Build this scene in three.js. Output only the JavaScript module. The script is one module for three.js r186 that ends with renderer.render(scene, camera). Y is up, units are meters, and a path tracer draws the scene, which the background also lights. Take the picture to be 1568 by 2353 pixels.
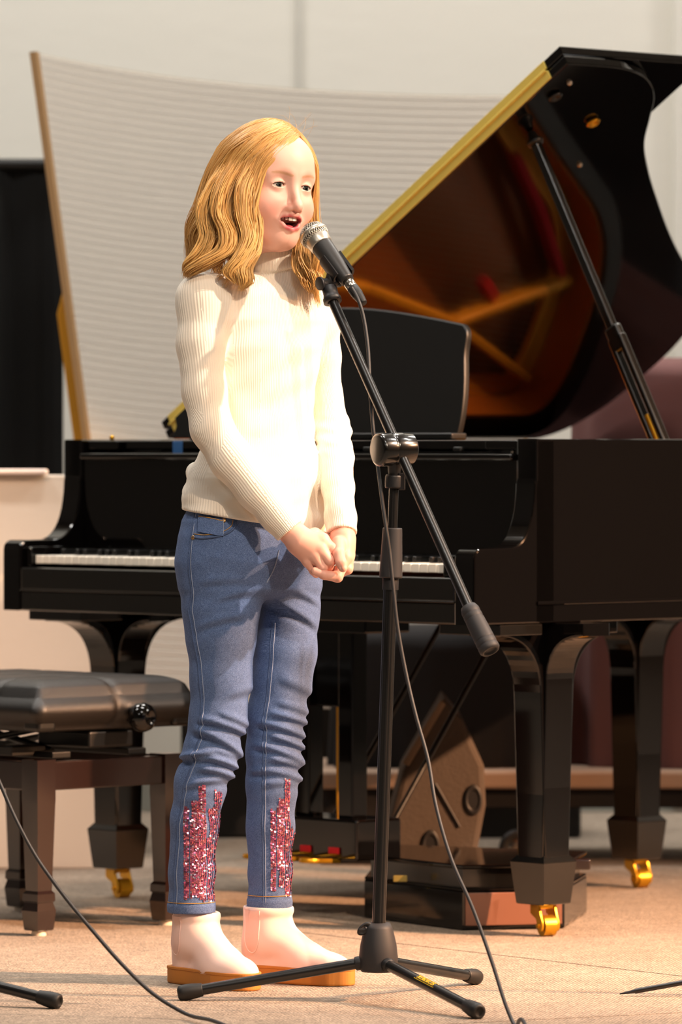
import * as THREE from 'three';
import { RoundedBoxGeometry } from 'three/addons/geometries/RoundedBoxGeometry.js';
import { mergeGeometries, mergeVertices, toCreasedNormals } from 'three/addons/utils/BufferGeometryUtils.js';
import { RectAreaLightUniformsLib } from 'three/addons/lights/RectAreaLightUniformsLib.js';
import { FontLoader } from 'three/addons/loaders/FontLoader.js';
import { TextGeometry } from 'three/addons/geometries/TextGeometry.js';

// ---------------------------------------------------------------- camera, light, exposure
RectAreaLightUniformsLib.init();
const scene = new THREE.Scene();
scene.background = new THREE.Color(0x050505);
const FOCAL = 12530, EYE = 0.98, PITCH = Math.atan(152.5 / FOCAL);          // long lens: focal length in pixels of the 1568 x 2353 frame
const camera = new THREE.PerspectiveCamera(2 * Math.atan(1176.5 / FOCAL) * 180 / Math.PI, 1568 / 2353, 0.1, 60);
camera.position.set(0, EYE, 0);
camera.rotation.x = -PITCH;
camera.focus = 9.86;
camera.userData.fStop = 5.0;
const renderer = new THREE.WebGLRenderer({ antialias: true });
renderer.toneMapping = THREE.LinearToneMapping;
renderer.toneMappingExposure = 1.0;
renderer.shadowMap.enabled = true;

function spot(x, y, z, tx, ty, tz, color, intensity, angle, penumbra, radius) {
  const l = new THREE.SpotLight(color, intensity, 0, angle, penumbra, 2);
  l.position.set(x, y, z); l.target.position.set(tx, ty, tz);
  l.castShadow = true; l.shadow.radius = radius; l.shadow.mapSize.set(1024, 1024);
  scene.add(l, l.target);
  return l;
}
const LAMPS = [                                                             // unseen stage lanterns, the last two put in for their light: place, target, colour, candela, half angle, blend
  { at: [4.6, 4.4, -8.55], to: [0.1, 0.8, -10.0], color: 0xffe0c6, cd: 185, angle: 0.30, pen: 0.8 },
  { at: [5.4, 3.3, -8.6], to: [0.7, 0.05, -10.75], color: 0xffbe8c, cd: 540, angle: 0.31, pen: 0.9 },
  { at: [2.2, 4.7, -4.6], to: [-0.1, 0.9, -10.0], color: 0xffe2c4, cd: 90, angle: 0.22, pen: 0.9 },
  { at: [-2.9, 3.9, -5.2], to: [-1.25, 0.35, -12.4], color: 0xffccaa, cd: 120, angle: 0.13, pen: 0.7 },  // unseen lantern, narrowed and aimed just to brighten the low wall
  { at: [5.5, 3.5, -9.9], to: [0.38, 0.9, -12.15], color: 0xffc890, cd: 400, angle: 0.105, pen: 0.9 },  // lantern added out of view to brighten the piano interior
];
for (const l of LAMPS) spot(...l.at, ...l.to, l.color, l.cd, l.angle, l.pen, 3);
const PANELS = [[-2.4, -13.2], [0.2, -13.2], [2.8, -13.2], [-3.2, -10.2], [0.0, -10.2], [3.2, -10.2], [0, -6.2], [-3.2, -2.5], [3.2, -2.5]];
for (const [x, z] of PANELS) {                                              // recessed ceiling panels
  const a = new THREE.RectAreaLight(0xfffaf3, z < -13 ? 50 : 34, 1.15, 0.55);
  a.position.set(x, 5.24, z); a.lookAt(x, 0, z); scene.add(a);
}

// ---------------------------------------------------------------- helpers
const V = (x, y, z) => new THREE.Vector3(x, y, z);
const lerp = (a, b, t) => a + (b - a) * t, clamp = (x, a, b) => Math.min(b, Math.max(a, x));
const sstep = (a, b, x) => { const t = clamp((x - a) / (b - a), 0, 1); return t * t * (3 - 2 * t); };
let seed = 20177;
const rnd = () => { seed = (seed * 1664525 + 1013904223) >>> 0; return seed / 4294967296; };
const rr = (a, b) => a + (b - a) * rnd();
const CP = Math.cos(PITCH), SP = Math.sin(PITCH);
function at(px, py, depth) {                                                // the point of the place that lies at this depth behind a pixel of the photograph
  const cx = (px - 784) / FOCAL, cy = -(py - 1176.5) / FOCAL;
  const dy = cy * CP - SP, dz = cy * SP + CP;
  return V(cx / dz * depth, EYE + dy / dz * depth, -depth);
}
function floorAt(px, py) { const cy = -(py - 1176.5) / FOCAL, dy = cy * CP - SP, dz = cy * SP + CP; return at(px, py, -EYE * dz / dy); }
const taken = new Map();
function numbered(name) { const n = taken.get(name) || 0; taken.set(name, n + 1); return n ? `${name}_${String(n).padStart(3, '0')}` : name; }
function mesh(name, geo, mat, parent) {
  const g = Array.isArray(geo) ? merge(geo) : geo;
  const m = new THREE.Mesh(g, mat); m.castShadow = m.receiveShadow = true;
  m.name = parent ? name : numbered(name); (parent || scene).add(m);
  return m;
}
function merge(list) {
  const plain = list.map(g => { const q = g.index ? g.toNonIndexed() : g.clone(); for (const k of Object.keys(q.attributes)) if (!['position', 'normal', 'uv', 'color'].includes(k)) q.deleteAttribute(k); return q; });
  const all = k => plain.every(g => g.attributes[k]);
  for (const k of ['uv', 'color']) if (!all(k)) plain.forEach(g => g.deleteAttribute(k));
  return mergeGeometries(plain);
}
function thing(name, label, category, group) {
  const g = new THREE.Group(); g.name = numbered(name); scene.add(g);
  g.userData = { label, category }; if (group) g.userData.group = group;
  return g;
}
function tag(o, label, category, group) { o.userData.label = label; o.userData.category = category; if (group) o.userData.group = group; return o; }
function struct(o, label, category) { o.userData.kind = 'structure'; o.userData.label = label; o.userData.category = category; return o; }
function part(name, parent) { const g = new THREE.Group(); g.name = name; parent.add(g); return g; }
function box(w, h, d, x, y, z, r = 0.003) { const m = Math.min(w, h, d) * 0.49; return new RoundedBoxGeometry(w, h, d, 2, Math.min(r, m)).translate(x, y, z); }
function rod(a, b, r0, r1 = r0, seg = 20, open = false) {
  const dir = b.clone().sub(a), len = dir.length();
  return new THREE.CylinderGeometry(r1, r0, len, seg, 1, open).translate(0, len / 2, 0)
    .applyQuaternion(new THREE.Quaternion().setFromUnitVectors(V(0, 1, 0), dir.normalize())).translate(a.x, a.y, a.z);
}
function lathe(profile, seg = 32) { return new THREE.LatheGeometry(profile.map(p => new THREE.Vector2(p[0], p[1])), seg); }
function along(geo, a, b) {                                                 // lay a shape made along +y from a towards b
  const q = new THREE.Quaternion().setFromUnitVectors(V(0, 1, 0), b.clone().sub(a).normalize());
  return geo.applyQuaternion(q).translate(a.x, a.y, a.z);
}
function tube(points, r, seg = 80, radial = 8) { return new THREE.TubeGeometry(new THREE.CatmullRomCurve3(points, false, 'centripetal'), seg, r, radial, false); }
function extrude(points, depth, bevel = 0.002, curveSegments = 12) {
  const s = points instanceof THREE.Shape ? points : new THREE.Shape(points.map(p => new THREE.Vector2(p[0], p[1])));
  return new THREE.ExtrudeGeometry(s, { depth: depth - 2 * bevel, bevelEnabled: bevel > 0, bevelThickness: bevel, bevelSize: bevel, bevelOffset: -bevel, bevelSegments: 2, curveSegments }).translate(0, 0, bevel);
}
const place = (geo, m) => geo.applyMatrix4(m);
function mat(color, roughness = 0.6, extra = {}) { return new THREE.MeshPhysicalMaterial({ color, roughness, ...extra }); }

// value noise for textures
function noiseGrid(n, s) { const g = new Float32Array(n * n); let q = s >>> 0; for (let i = 0; i < g.length; i++) { q = (q * 1664525 + 1013904223) >>> 0; g[i] = q / 4294967296; } return g; }
function tileNoise(u, v, n, g) {
  const x = u * n, y = v * n, x0 = Math.floor(x), y0 = Math.floor(y), fx = x - x0, fy = y - y0, w = t => t * t * (3 - 2 * t);
  const f = (i, j) => g[(((j % n) + n) % n) * n + (((i % n) + n) % n)];
  return lerp(lerp(f(x0, y0), f(x0 + 1, y0), w(fx)), lerp(f(x0, y0 + 1), f(x0 + 1, y0 + 1), w(fx)), w(fy));
}
function texture(n, fn, srgb, repeat) {
  const d = new Uint8Array(n * n * 4);
  for (let j = 0; j < n; j++) for (let i = 0; i < n; i++) { const c = fn(i / n, j / n), o = (j * n + i) * 4; d[o] = c[0]; d[o + 1] = c[1]; d[o + 2] = c[2]; d[o + 3] = 255; }
  const t = new THREE.DataTexture(d, n, n); t.wrapS = t.wrapT = THREE.RepeatWrapping; t.magFilter = THREE.LinearFilter; t.minFilter = THREE.LinearMipmapLinearFilter; t.generateMipmaps = true;
  if (srgb) t.colorSpace = THREE.SRGBColorSpace;
  if (repeat) t.repeat.set(repeat, repeat);
  t.needsUpdate = true; return t;
}
const grey = f => (u, v) => { const c = clamp(f(u, v), 0, 1) * 255; return [c, c, c]; };

// ---------------------------------------------------------------- materials
const G1 = noiseGrid(256, 7), G2 = noiseGrid(64, 11), G3 = noiseGrid(16, 3), G4 = noiseGrid(8, 5);
const M = {};
M.lacquer = mat(0x060505, 0.07, { ior: 1.52 });
M.lacquerWorn = mat(0x0a0908, 0.22, { clearcoat: 0.6, clearcoatRoughness: 0.12 });
M.satin = mat(0x080808, 0.4);
M.mahogany = mat(0x1c0d0a, 0.22, { clearcoat: 0.8, clearcoatRoughness: 0.12 });
M.brass = mat(0xd8a32c, 0.32, { metalness: 0.85 });
M.brassHinge = mat(0xf2d66a, 0.45, { metalness: 0.3 });
M.gold = mat(0xf0a028, 0.45, { metalness: 0.2 });
M.wood = mat(0x9a5220, 0.5);
M.felt = mat(0xb00d18, 0.95);
M.feltDark = mat(0x18100e, 0.95);
M.steel = mat(0xb9b3a8, 0.3, { metalness: 1 });
M.ivory = mat(0xf3efe4, 0.25, { clearcoat: 0.3 });
M.ebony = mat(0x070707, 0.3);
M.tube = mat(0x0b0b0c, 0.3, { clearcoat: 0.35, clearcoatRoughness: 0.3 });
M.plastic = mat(0x17171a, 0.5);
M.plasticGrey = mat(0x262528, 0.6);
M.chrome = mat(0xd8d4cc, 0.22, { metalness: 1 });
M.rubber = mat(0x0d0d0e, 0.55);
M.leather = mat(0x100c0a, 0.42, { bumpMap: texture(256, grey((u, v) => 0.5 * tileNoise(u, v, 64, G2) + 0.5 * tileNoise(u, v, 128, G1)), false, 6), bumpScale: 0.0004 });
// ---------------------------------------------------------------- the room
const plaster = texture(512, grey((u, v) => 0.6 * tileNoise(u, v, 256, G1) + 0.4 * tileNoise(u, v, 64, G2)), false);
M.wall = mat(0xdcd9d0, 0.9, { bumpMap: plaster, bumpScale: 0.0006 });
M.wallDark = mat(0x57514a, 0.9);
M.ceiling = mat(0xb9b4aa, 0.95);
M.hall = mat(0x2a2725, 0.95);
const carpetColour = texture(1024, (u, v) => {
  const row = Math.floor(v * 128), a = tileNoise(u + row * 0.37, v, 256, G1), b = tileNoise(u, v, 64, G2), c = tileNoise(u, v, 8, G4);
  const loop = 0.5 + 0.5 * Math.sin(v * 128 * Math.PI * 2) * Math.sin((u * 96 + (row % 2) * 0.5) * Math.PI * 2);
  const k = 0.58 + 0.34 * a + 0.26 * loop + 0.12 * (b - 0.5) + 0.07 * (c - 0.5);
  return [clamp(171 * k, 0, 255), clamp(154 * k, 0, 255), clamp(137 * k, 0, 255)];
}, true);
const carpetBump = texture(1024, grey((u, v) => {
  const row = Math.floor(v * 128), a = tileNoise(u + row * 0.37, v, 256, G1);
  return 0.45 * a + 0.5 * (0.5 + 0.5 * Math.sin(v * 128 * Math.PI * 2) * Math.sin((u * 96 + (row % 2) * 0.5) * Math.PI * 2));
}), false);
M.carpet = mat(0xffffff, 0.97, { map: carpetColour, bumpMap: carpetBump, bumpScale: 0.004, sheen: 0.25, sheenRoughness: 0.8 });
M.carpetGap = mat(0x1a1613, 1);
const RX = 6.2, ZB = -14.6, ZF = 7, HC = 5.3;
// floor: carpet laid in widths with seams between them
const floorGroup = new THREE.Group(); floorGroup.name = 'floor'; scene.add(floorGroup);
struct(floorGroup, 'beige looped carpet laid in wide strips over the stage', 'floor');
mesh('floor_slab', new THREE.BoxGeometry(2 * RX + 0.4, 0.2, ZF - ZB + 0.4).translate(0, -0.112, (ZF + ZB) / 2), M.carpetGap, floorGroup);
function clipPoly(poly, p, n) {                                              // keep the side the normal points to
  const out = [], d = q => (q[0] - p[0]) * n[0] + (q[1] - p[1]) * n[1];
  poly.forEach((a, i) => { const b = poly[(i + 1) % poly.length], da = d(a), db = d(b); if (da >= 0) out.push(a); if (da * db < 0) { const t = da / (da - db); out.push([lerp(a[0], b[0], t), lerp(a[1], b[1], t)]); } });
  return out;
}
{
  const seamA = [floorAt(0, 2063), floorAt(1568, 2243)], seamB = [floorAt(1045, 2352), floorAt(1568, 2327)], seamC = [floorAt(1325, 1998), floorAt(1568, 2018)];
  const half = s => { const dx = s[1].x - s[0].x, dz = s[1].z - s[0].z, l = Math.hypot(dx, dz); return { p: [s[0].x, s[0].z], n: [dz / l, -dx / l] }; };   // n points away from the camera
  const cuts = [seamB, seamA, seamC].map(half);
  for (const c of cuts) if (c.n[1] > 0) c.n = [-c.n[0], -c.n[1]];
  const whole = [[-RX, ZF], [RX, ZF], [RX, ZB], [-RX, ZB]];
  const gap = 0.0036, off = (c, s) => [c.p[0] + c.n[0] * gap * s, c.p[1] + c.n[1] * gap * s], neg = n => [-n[0], -n[1]];
  const [b, a, c] = cuts;
  const pieces = [
    clipPoly(clipPoly(whole, off(b, -1), neg(b.n)), off(a, -1), neg(a.n)),
    clipPoly(clipPoly(whole, off(b, 1), b.n), off(a, -1), neg(a.n)),
    clipPoly(clipPoly(whole, off(a, 1), a.n), off(c, -1), neg(c.n)),
    clipPoly(whole, off(c, 1), c.n),
  ];
  for (const poly of pieces) {
    if (poly.length < 3) continue;
    const s = new THREE.Shape(poly.map(q => new THREE.Vector2(q[0], -q[1])));
    const g = new THREE.ExtrudeGeometry(s, { depth: 0.012, bevelEnabled: false }).rotateX(-Math.PI / 2).translate(0, -0.012, 0);
    const uv = g.attributes.uv, p = g.attributes.position, ca = Math.cos(0.82), sa = Math.sin(0.82);
    for (let i = 0; i < uv.count; i++) uv.setXY(i, (p.getX(i) * ca + p.getZ(i) * sa) / 0.78, (-p.getX(i) * sa + p.getZ(i) * ca) / 0.78);
    mesh('carpet_strip', g, M.carpet, floorGroup);
  }
}
struct(mesh('wall_back', new THREE.BoxGeometry(2 * RX + 0.4, HC, 0.2).translate(0, HC / 2, ZB - 0.1), M.wall), 'plain off-white back wall of the stage', 'wall');
{ const x = at(688, 120, 14.6).x;
  struct(mesh('trim_1', box(0.02, HC - 0.02, 0.012, x, HC / 2, ZB + 0.004, 0.005), M.wall), 'narrow off-white joint cover running up the back wall', 'trim');
  struct(mesh('trim_2', box(0.1, HC - 0.02, 0.05, at(1590, 300, 14.6).x, HC / 2, ZB + 0.02, 0.005), M.wall), 'off-white corner trim on the back wall beyond the piano lid', 'trim'); }
struct(mesh('wall_left', new THREE.BoxGeometry(0.2, HC, ZF - ZB).translate(-RX - 0.1, HC / 2, (ZF + ZB) / 2), M.wallDark), 'grey side wall on the left of the hall', 'wall');
struct(mesh('wall_right', new THREE.BoxGeometry(0.2, HC, ZF - ZB).translate(RX + 0.1, HC / 2, (ZF + ZB) / 2), M.wallDark), 'grey side wall on the right of the hall', 'wall');
struct(mesh('wall_front', new THREE.BoxGeometry(2 * RX + 0.4, HC, 0.2).translate(0, HC / 2, ZF + 0.1), M.hall), 'dark wall at the audience end of the hall', 'wall');
struct(mesh('ceiling', new THREE.BoxGeometry(2 * RX + 0.4, 0.2, ZF - ZB + 0.4).translate(0, HC + 0.1, (ZF + ZB) / 2), M.ceiling), 'pale ceiling of the hall', 'ceiling');
M.panelGlow = new THREE.MeshStandardMaterial({ color: 0xffffff, emissive: 0xfff3e2, emissiveIntensity: 1.2 });
PANELS.forEach(([x, z], i) => {
  const t = thing('ceiling_light', `flat rectangular ceiling light panel, number ${i + 1} counted from the stage`, 'ceiling light', 'ceiling light panels');
  t.userData.label = 'flat rectangular light panel recessed in the hall ceiling';
  mesh('frame', [box(1.3, 0.05, 0.06, x, HC - 0.03, z - 0.32), box(1.3, 0.05, 0.06, x, HC - 0.03, z + 0.32), box(0.06, 0.05, 0.6, x - 0.62, HC - 0.03, z), box(0.06, 0.05, 0.6, x + 0.62, HC - 0.03, z)], M.ceiling, t);
  mesh('diffuser', new THREE.BoxGeometry(1.18, 0.02, 0.58).translate(x, HC - 0.03, z), M.panelGlow, t);
});
M.lanternGlow = new THREE.MeshStandardMaterial({ color: 0xffffff, emissive: 0xffd6a8, emissiveIntensity: 6 });
LAMPS.forEach((l, i) => {
  const t = thing('stage_lantern', 'black stage lantern out of view under the hall ceiling, the last two added for light', 'stage light', 'stage lanterns');
  const a = V(...l.at), d = V(...l.to).sub(a).normalize(), back = a.clone().addScaledVector(d, -0.34), lens = a.clone().addScaledVector(d, -0.03);
  mesh('housing', along(lathe([[0.0, 0], [0.07, 0], [0.085, 0.05], [0.09, 0.28], [0.1, 0.3], [0.1, 0.33], [0.092, 0.33], [0.085, 0.3]], 24), back, a), M.satin, t);
  mesh('lens', along(new THREE.CylinderGeometry(0.083, 0.083, 0.008, 24), lens, a), M.lanternGlow, t);
  mesh('hanging_rod', rod(V(back.x, back.y, back.z), V(back.x, HC, back.z), 0.012), M.satin, t);
});
// low pale wall with a cap, and a black drape behind it, at the left of the stage
{
  const d = 12.62, right = at(222, 1500, d).x, top = at(50, 1078, d).y;
  M.lowWall = mat(0xe6dccf, 0.85, { bumpMap: plaster, bumpScale: 0.0005 });
  const w = thing('low_wall', 'pale waist-high partition with a thin cap behind the piano bench', 'partition');
  mesh('panel', box(2.6, top - 0.014, 0.09, right - 1.3, (top - 0.014) / 2, -d - 0.05, 0.004), M.lowWall, w);
  mesh('cap', box(2.66, 0.013, 0.13, at(106, 1078, d).x - 1.33, top - 0.0065, -d - 0.03, 0.006), mat(0xeeddd6, 0.5), w);
  const cd = 13.55, cr = at(146, 700, cd).x, ct = at(50, 366, cd).y, cw = 1.5, n = 60, pos = [];
  const pts = []; for (let i = 0; i <= n; i++) { const u = i / n; pts.push([cr - cw + cw * u, 0.018 * Math.sin(u * 42) + 0.008 * Math.sin(u * 97 + 1)]); }
  const s = new THREE.Shape([...pts.map(p => new THREE.Vector2(p[0], p[1])), ...pts.reverse().map(p => new THREE.Vector2(p[0], p[1] + 0.01))]);
  const drape = thing('black_drape', 'tall black drape hanging behind the pale low partition', 'drape');
  mesh('cloth', new THREE.ExtrudeGeometry(s, { depth: ct - 0.03, bevelEnabled: false }).rotateX(-Math.PI / 2).translate(0, 0.03, -cd), mat(0x060606, 0.97), drape);
  mesh('rail', rod(V(cr - cw - 0.02, ct - 0.012, -cd - 0.004), V(cr, ct - 0.012, -cd - 0.004), 0.014), M.satin, drape);
  mesh('post', rod(V(cr - cw, 0, -cd - 0.05), V(cr - cw, ct, -cd - 0.05), 0.018), M.satin, drape);
}
// curved acoustic shell made of horizontal slats, flaring and tipped back
{
  const shell = thing('acoustic_shell', 'tall curved white slatted acoustic screen with a wooden edge behind the singer', 'acoustic screen');
  const R = 1.39, a0 = -0.925, a1 = 0.05, pitchV = 0.0206, n = 75, flare = 0.124, tip = 0.12;
  const top = at(86, 124, 13.0), cx = top.x - R * Math.sin(a0), cz = top.z + R * Math.cos(a0);   // axis of the flare at the top edge
  shell.position.set(cx, top.y, cz);
  M.slat = mat(0xd9d2c8, 0.75);
  const arc = (a, r) => [r * Math.sin(a), -r * Math.cos(a)];
  const seg = 26, profile = [[-0.0025, 0.0016], [-0.0005, 0.0002], [0.006, 0.0002], [0.006, pitchV - 0.0012], [-0.0005, pitchV - 0.0012], [-0.0025, pitchV - 0.0028]];   // depth, height
  const sweep = (prof, from, to, ns) => {
    const pos = [], idx = [], m = prof.length;
    for (let i = 0; i <= ns; i++) { const a = lerp(from, to, i / ns); for (const [dp, h] of prof) { const [x, z] = arc(a, R + dp); pos.push(x, h, z); } }
    for (let i = 0; i < ns; i++) for (let j = 0; j < m; j++) { const p = i * m + j, q = i * m + (j + 1) % m; idx.push(p, q, p + m, q, q + m, p + m); }
    const g = new THREE.BufferGeometry(); g.setAttribute('position', new THREE.Float32BufferAttribute(pos, 3)); g.setIndex(idx); return toCreasedNormals(g, 0.5);
  };
  // every row is the same slat, narrowed towards the foot and tipped so that its near ends stand higher
  const row = v => new THREE.Matrix4().set(1 - flare * v, 0, 0, 0, 0, 1, tip * (1 - flare * v), -v, 0, 0, 1 - flare * v, tip * 0.0 * v, 0, 0, 0, 1);
  const zAt0 = -R * Math.cos(a0);
  const slat = sweep(profile, a0, a1, seg), fix = new THREE.Matrix4().makeTranslation(0, -tip * zAt0, 0);
  const setRow = (m, v) => { m.matrixAutoUpdate = false; m.matrix.copy(new THREE.Matrix4().multiplyMatrices(fix, row(v))); };
  for (let i = 0; i < n; i++) setRow(mesh('slat', slat, M.slat, shell), (i + 1) * pitchV);
  const H = n * pitchV;
  const rowsOf = (from, to, d0, d1, ns) => {                                  // a bent board spanning all rows
    const pos = [], idx = [], nv = 12, m = 4;
    for (let j = 0; j <= nv; j++) { const M4 = new THREE.Matrix4().multiplyMatrices(fix, row(lerp(-0.004, H, j / nv)));
      for (let i = 0; i <= ns; i++) for (const d of [d0, d1]) { const [x, z] = arc(lerp(from, to, i / ns), R + d); const p = V(x, 0, z).applyMatrix4(M4); pos.push(p.x, p.y, p.z); } }
    const w = (ns + 1) * 2, quad = (p, q, r, s) => idx.push(p, q, r, q, s, r);
    for (let j = 0; j < nv; j++) { for (let i = 0; i < ns; i++) for (const k of [0, 1]) quad(j * w + i * 2 + k, j * w + i * 2 + 2 + k, (j + 1) * w + i * 2 + k, (j + 1) * w + i * 2 + 2 + k); for (const i of [0, ns]) quad(j * w + i * 2, j * w + i * 2 + 1, (j + 1) * w + i * 2, (j + 1) * w + i * 2 + 1); }
    for (const j of [0, nv]) for (let i = 0; i < ns; i++) quad(j * w + i * 2, j * w + i * 2 + 1, j * w + i * 2 + 2, j * w + i * 2 + 3);
    const g = new THREE.BufferGeometry(); g.setAttribute('position', new THREE.Float32BufferAttribute(pos, 3)); g.setIndex(idx); return toCreasedNormals(g, 0.5);
  };
  mesh('backing', rowsOf(a0, a1, 0.0062, 0.012, 26), mat(0x9b8f7c, 0.9), shell);
  M.edgeWood = mat(0xa8845a, 0.6);
  mesh('edge_strip', rowsOf(a0 - 0.009, a0 - 0.0002, -0.006, 0.014, 1), M.edgeWood, shell);
  mesh('edge_strip', rowsOf(a1 + 0.0002, a1 + 0.009, -0.006, 0.014, 1), M.edgeWood, shell);
  const foot = at(360, 1720, 13.3).x;
  mesh('base', box(1.0, 0.36, 0.3, foot - cx + 0.55, 0.18 - top.y, -13.75 - cz, 0.01), M.satin, shell);
  mesh('upright', [box(0.05, 1.5, 0.04, foot - cx + 0.3, 0.9 - top.y, -13.72 - cz, 0.004)], M.edgeWood, shell);
  mesh('upright', [box(0.05, 1.5, 0.04, foot - cx + 0.8, 0.9 - top.y, -13.78 - cz, 0.004)], M.edgeWood, shell);
  // plywood fin that props the near edge from behind
  const d = 13.06, fin = [[150, 648], [131, 722], [169, 1010], [262, 1700], [300, 1700], [204, 1010], [160, 662]].map(([x, y]) => { const p = at(x, y, d); return [p.x - cx, p.y - top.y]; });
  mesh('prop_fin', extrude(fin, 0.03, 0.003).translate(0, 0, -d - cz - 0.03), mat(0xd9991e, 0.55), shell);
}
// covered equipment behind the piano, a platform, a wheel
{
  const d = 12.72;
  M.cover = mat(0x6a4644, 0.9); M.coverDark = mat(0x141112, 0.92);
  const pl = thing('stage_platform', 'low carpet-topped platform standing behind the piano', 'platform');
  const x0 = at(735, 1800, d).x, xm = at(1085, 1800, d).x, y1 = at(1200, 1772, d).y, y0 = at(1200, 1858, d).y, x1 = 1.06;
  mesh('top', box(x1 - x0, 0.042, 0.55, (x0 + x1) / 2, y1 - 0.021, -d - 0.275, 0.01), mat(0x9c8370, 0.9), pl);
  mesh('skirt', box(x1 - xm, y1 - 0.042 - y0, 0.03, (xm + x1) / 2, (y1 - 0.042 + y0) / 2, -d - 0.04, 0.004), M.coverDark, pl);
  mesh('side_box', box(xm - x0, y1 - 0.044, 0.4, (x0 + xm) / 2, (y1 - 0.044) / 2, -d - 0.23, 0.004), M.coverDark, pl);
  for (const k of [x1 - 0.04]) mesh('foot', box(0.05, y0, 0.05, k, y0 / 2, -d - 0.12, 0.004), M.coverDark, pl);
  const covered = (px0, px1, pyTop, depth, flat, name, label, colour, ground = y1 + 0.001) => {     // a case under a loose cloth
    const a = at(px0, pyTop, depth), b = at(px1, pyTop, depth), r = (b.x - a.x) / 2, cx = (a.x + b.x) / 2, base = ground, h = a.y - base;
    const pos = [], idx = [], ns = 120, nv = 28;
    for (let j = 0; j <= nv; j++) for (let i = 0; i < ns; i++) {
      const t = j / nv, th = i / ns * Math.PI * 2; let rad, y;
      if (t < 0.25) { rad = r * Math.sin(t / 0.25 * Math.PI / 2); y = base + h - 0.03 * (t / 0.25) ** 3 * 1.6; }
      else { const q = (t - 0.25) / 0.75; y = base + (h - 0.048) * (1 - q); rad = r * (1 + (0.02 + 0.05 * q) * Math.sin(th * 9 + 2 * Math.sin(th * 2)) + 0.02 * q * Math.sin(th * 23 + 1)); }
      const sq = Math.max(Math.abs(Math.cos(th)), Math.abs(Math.sin(th))), kk = flat ? 0.9 / sq ** 0.7 : 1;
      pos.push(cx + rad * kk * Math.cos(th), y, -depth + rad * kk * (flat || 0.8) * Math.sin(th));
    }
    for (let j = 0; j < nv; j++) for (let i = 0; i < ns; i++) { const p = j * ns + i, q = j * ns + (i + 1) % ns; idx.push(p, p + ns, q, q, p + ns, q + ns); }
    const g = new THREE.BufferGeometry(); g.setAttribute('position', new THREE.Float32BufferAttribute(pos, 3)); g.setIndex(idx); g.computeVertexNormals();
    return tag(mesh(name, g, colour), label, 'covered case');
  };
  covered(1318, 1790, 822, 13.02, 0, 'covered_drum', 'tall drum under a dull mauve dust cloth behind the piano', M.cover);
  covered(745, 1290, 1435, 12.98, 0.6, 'covered_case', 'long low case under a black dust cloth beneath the piano', M.coverDark);
  covered(1890, 3000, 1440, 13.4, 0.9, 'covered_case', 'large case under a black cloth, added out of view to darken the lid reflection', M.coverDark, 0.004);  // added beyond the frame so the raised lid mirrors something dark
  // small trolley wheel in the gap beneath the platform
  const wc = at(1192, 1930, 12.62), wh = thing('trolley_wheel', 'black rubber trolley wheel with a bright hub under the platform', 'wheel');
  mesh('tyre', new THREE.TorusGeometry(0.034, 0.012, 12, 32).translate(wc.x, 0.0465, wc.z), M.rubber, wh);
  mesh('hub', new THREE.SphereGeometry(0.03, 20, 12).scale(1, 1, 0.4).translate(wc.x, 0.0465, wc.z), M.chrome, wh);
  struct(mesh('baseboard_back', box(2 * RX, 0.1, 0.02, 0, 0.05, ZB + 0.01, 0.003), mat(0x8f9088, 0.8)), 'grey baseboard along the back wall', 'baseboard');
}
// ---------------------------------------------------------------- the grand piano (local x runs along the keyboard, -z towards the tail)
const THETA = 46 * Math.PI / 180;
const piano = thing('grand_piano', 'black lacquered grand piano with its lid propped open', 'piano');
piano.position.set(-0.727, 0, -11.683); piano.rotation.y = -THETA;
const PW = 1.42, RT = 0.993, RB = 0.628, RTH = 0.05;
const outlineRight = [[PW, 0.178], [PW, 0.40], [PW, 0.60], [1.412, 0.68], [1.385, 0.755], [1.335, 0.82], [1.26, 0.875], [1.17, 0.94], [1.06, 1.055], [0.955, 1.18], [0.85, 1.31], [0.76, 1.43], [0.685, 1.54], [0.61, 1.64], [0.51, 1.715], [0.39, 1.752], [0.26, 1.757], [0.13, 1.745], [0.04, 1.70], [0, 1.62], [0, 1.2], [0, 0.7], [0, 0.178]];
const smoothOutline = (() => {
  const out = []; const c = new THREE.CatmullRomCurve3(outlineRight.map(p => V(p[0], 0, p[1])), false, 'centripetal');
  for (let i = 0; i <= 150; i++) { const p = c.getPoint(i / 150); out.push([clamp(p.x, 0, PW), p.z]); }
  return out;
})();
function offsetLine(line, d) {                                               // to the inside (right-handed walk round the case)
  return line.map((p, i) => { const a = line[Math.max(0, i - 1)], b = line[Math.min(line.length - 1, i + 1)], tx = b[0] - a[0], tz = b[1] - a[1], l = Math.hypot(tx, tz) || 1; return [p[0] - tz / l * d, p[1] + tx / l * d]; });
}
const innerLine = offsetLine(smoothOutline, RTH);
function wallShape(outer, inner, y0, y1, bevel = 0.003) {
  const s = new THREE.Shape([...outer, ...inner.slice().reverse()].map(p => new THREE.Vector2(p[0], p[1])));
  return new THREE.ExtrudeGeometry(s, { depth: y1 - y0 - 2 * bevel, bevelEnabled: true, bevelThickness: bevel, bevelSize: bevel, bevelOffset: -bevel, bevelSegments: 2 }).rotateX(-Math.PI / 2).translate(0, y0 + bevel, 0);
}
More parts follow.
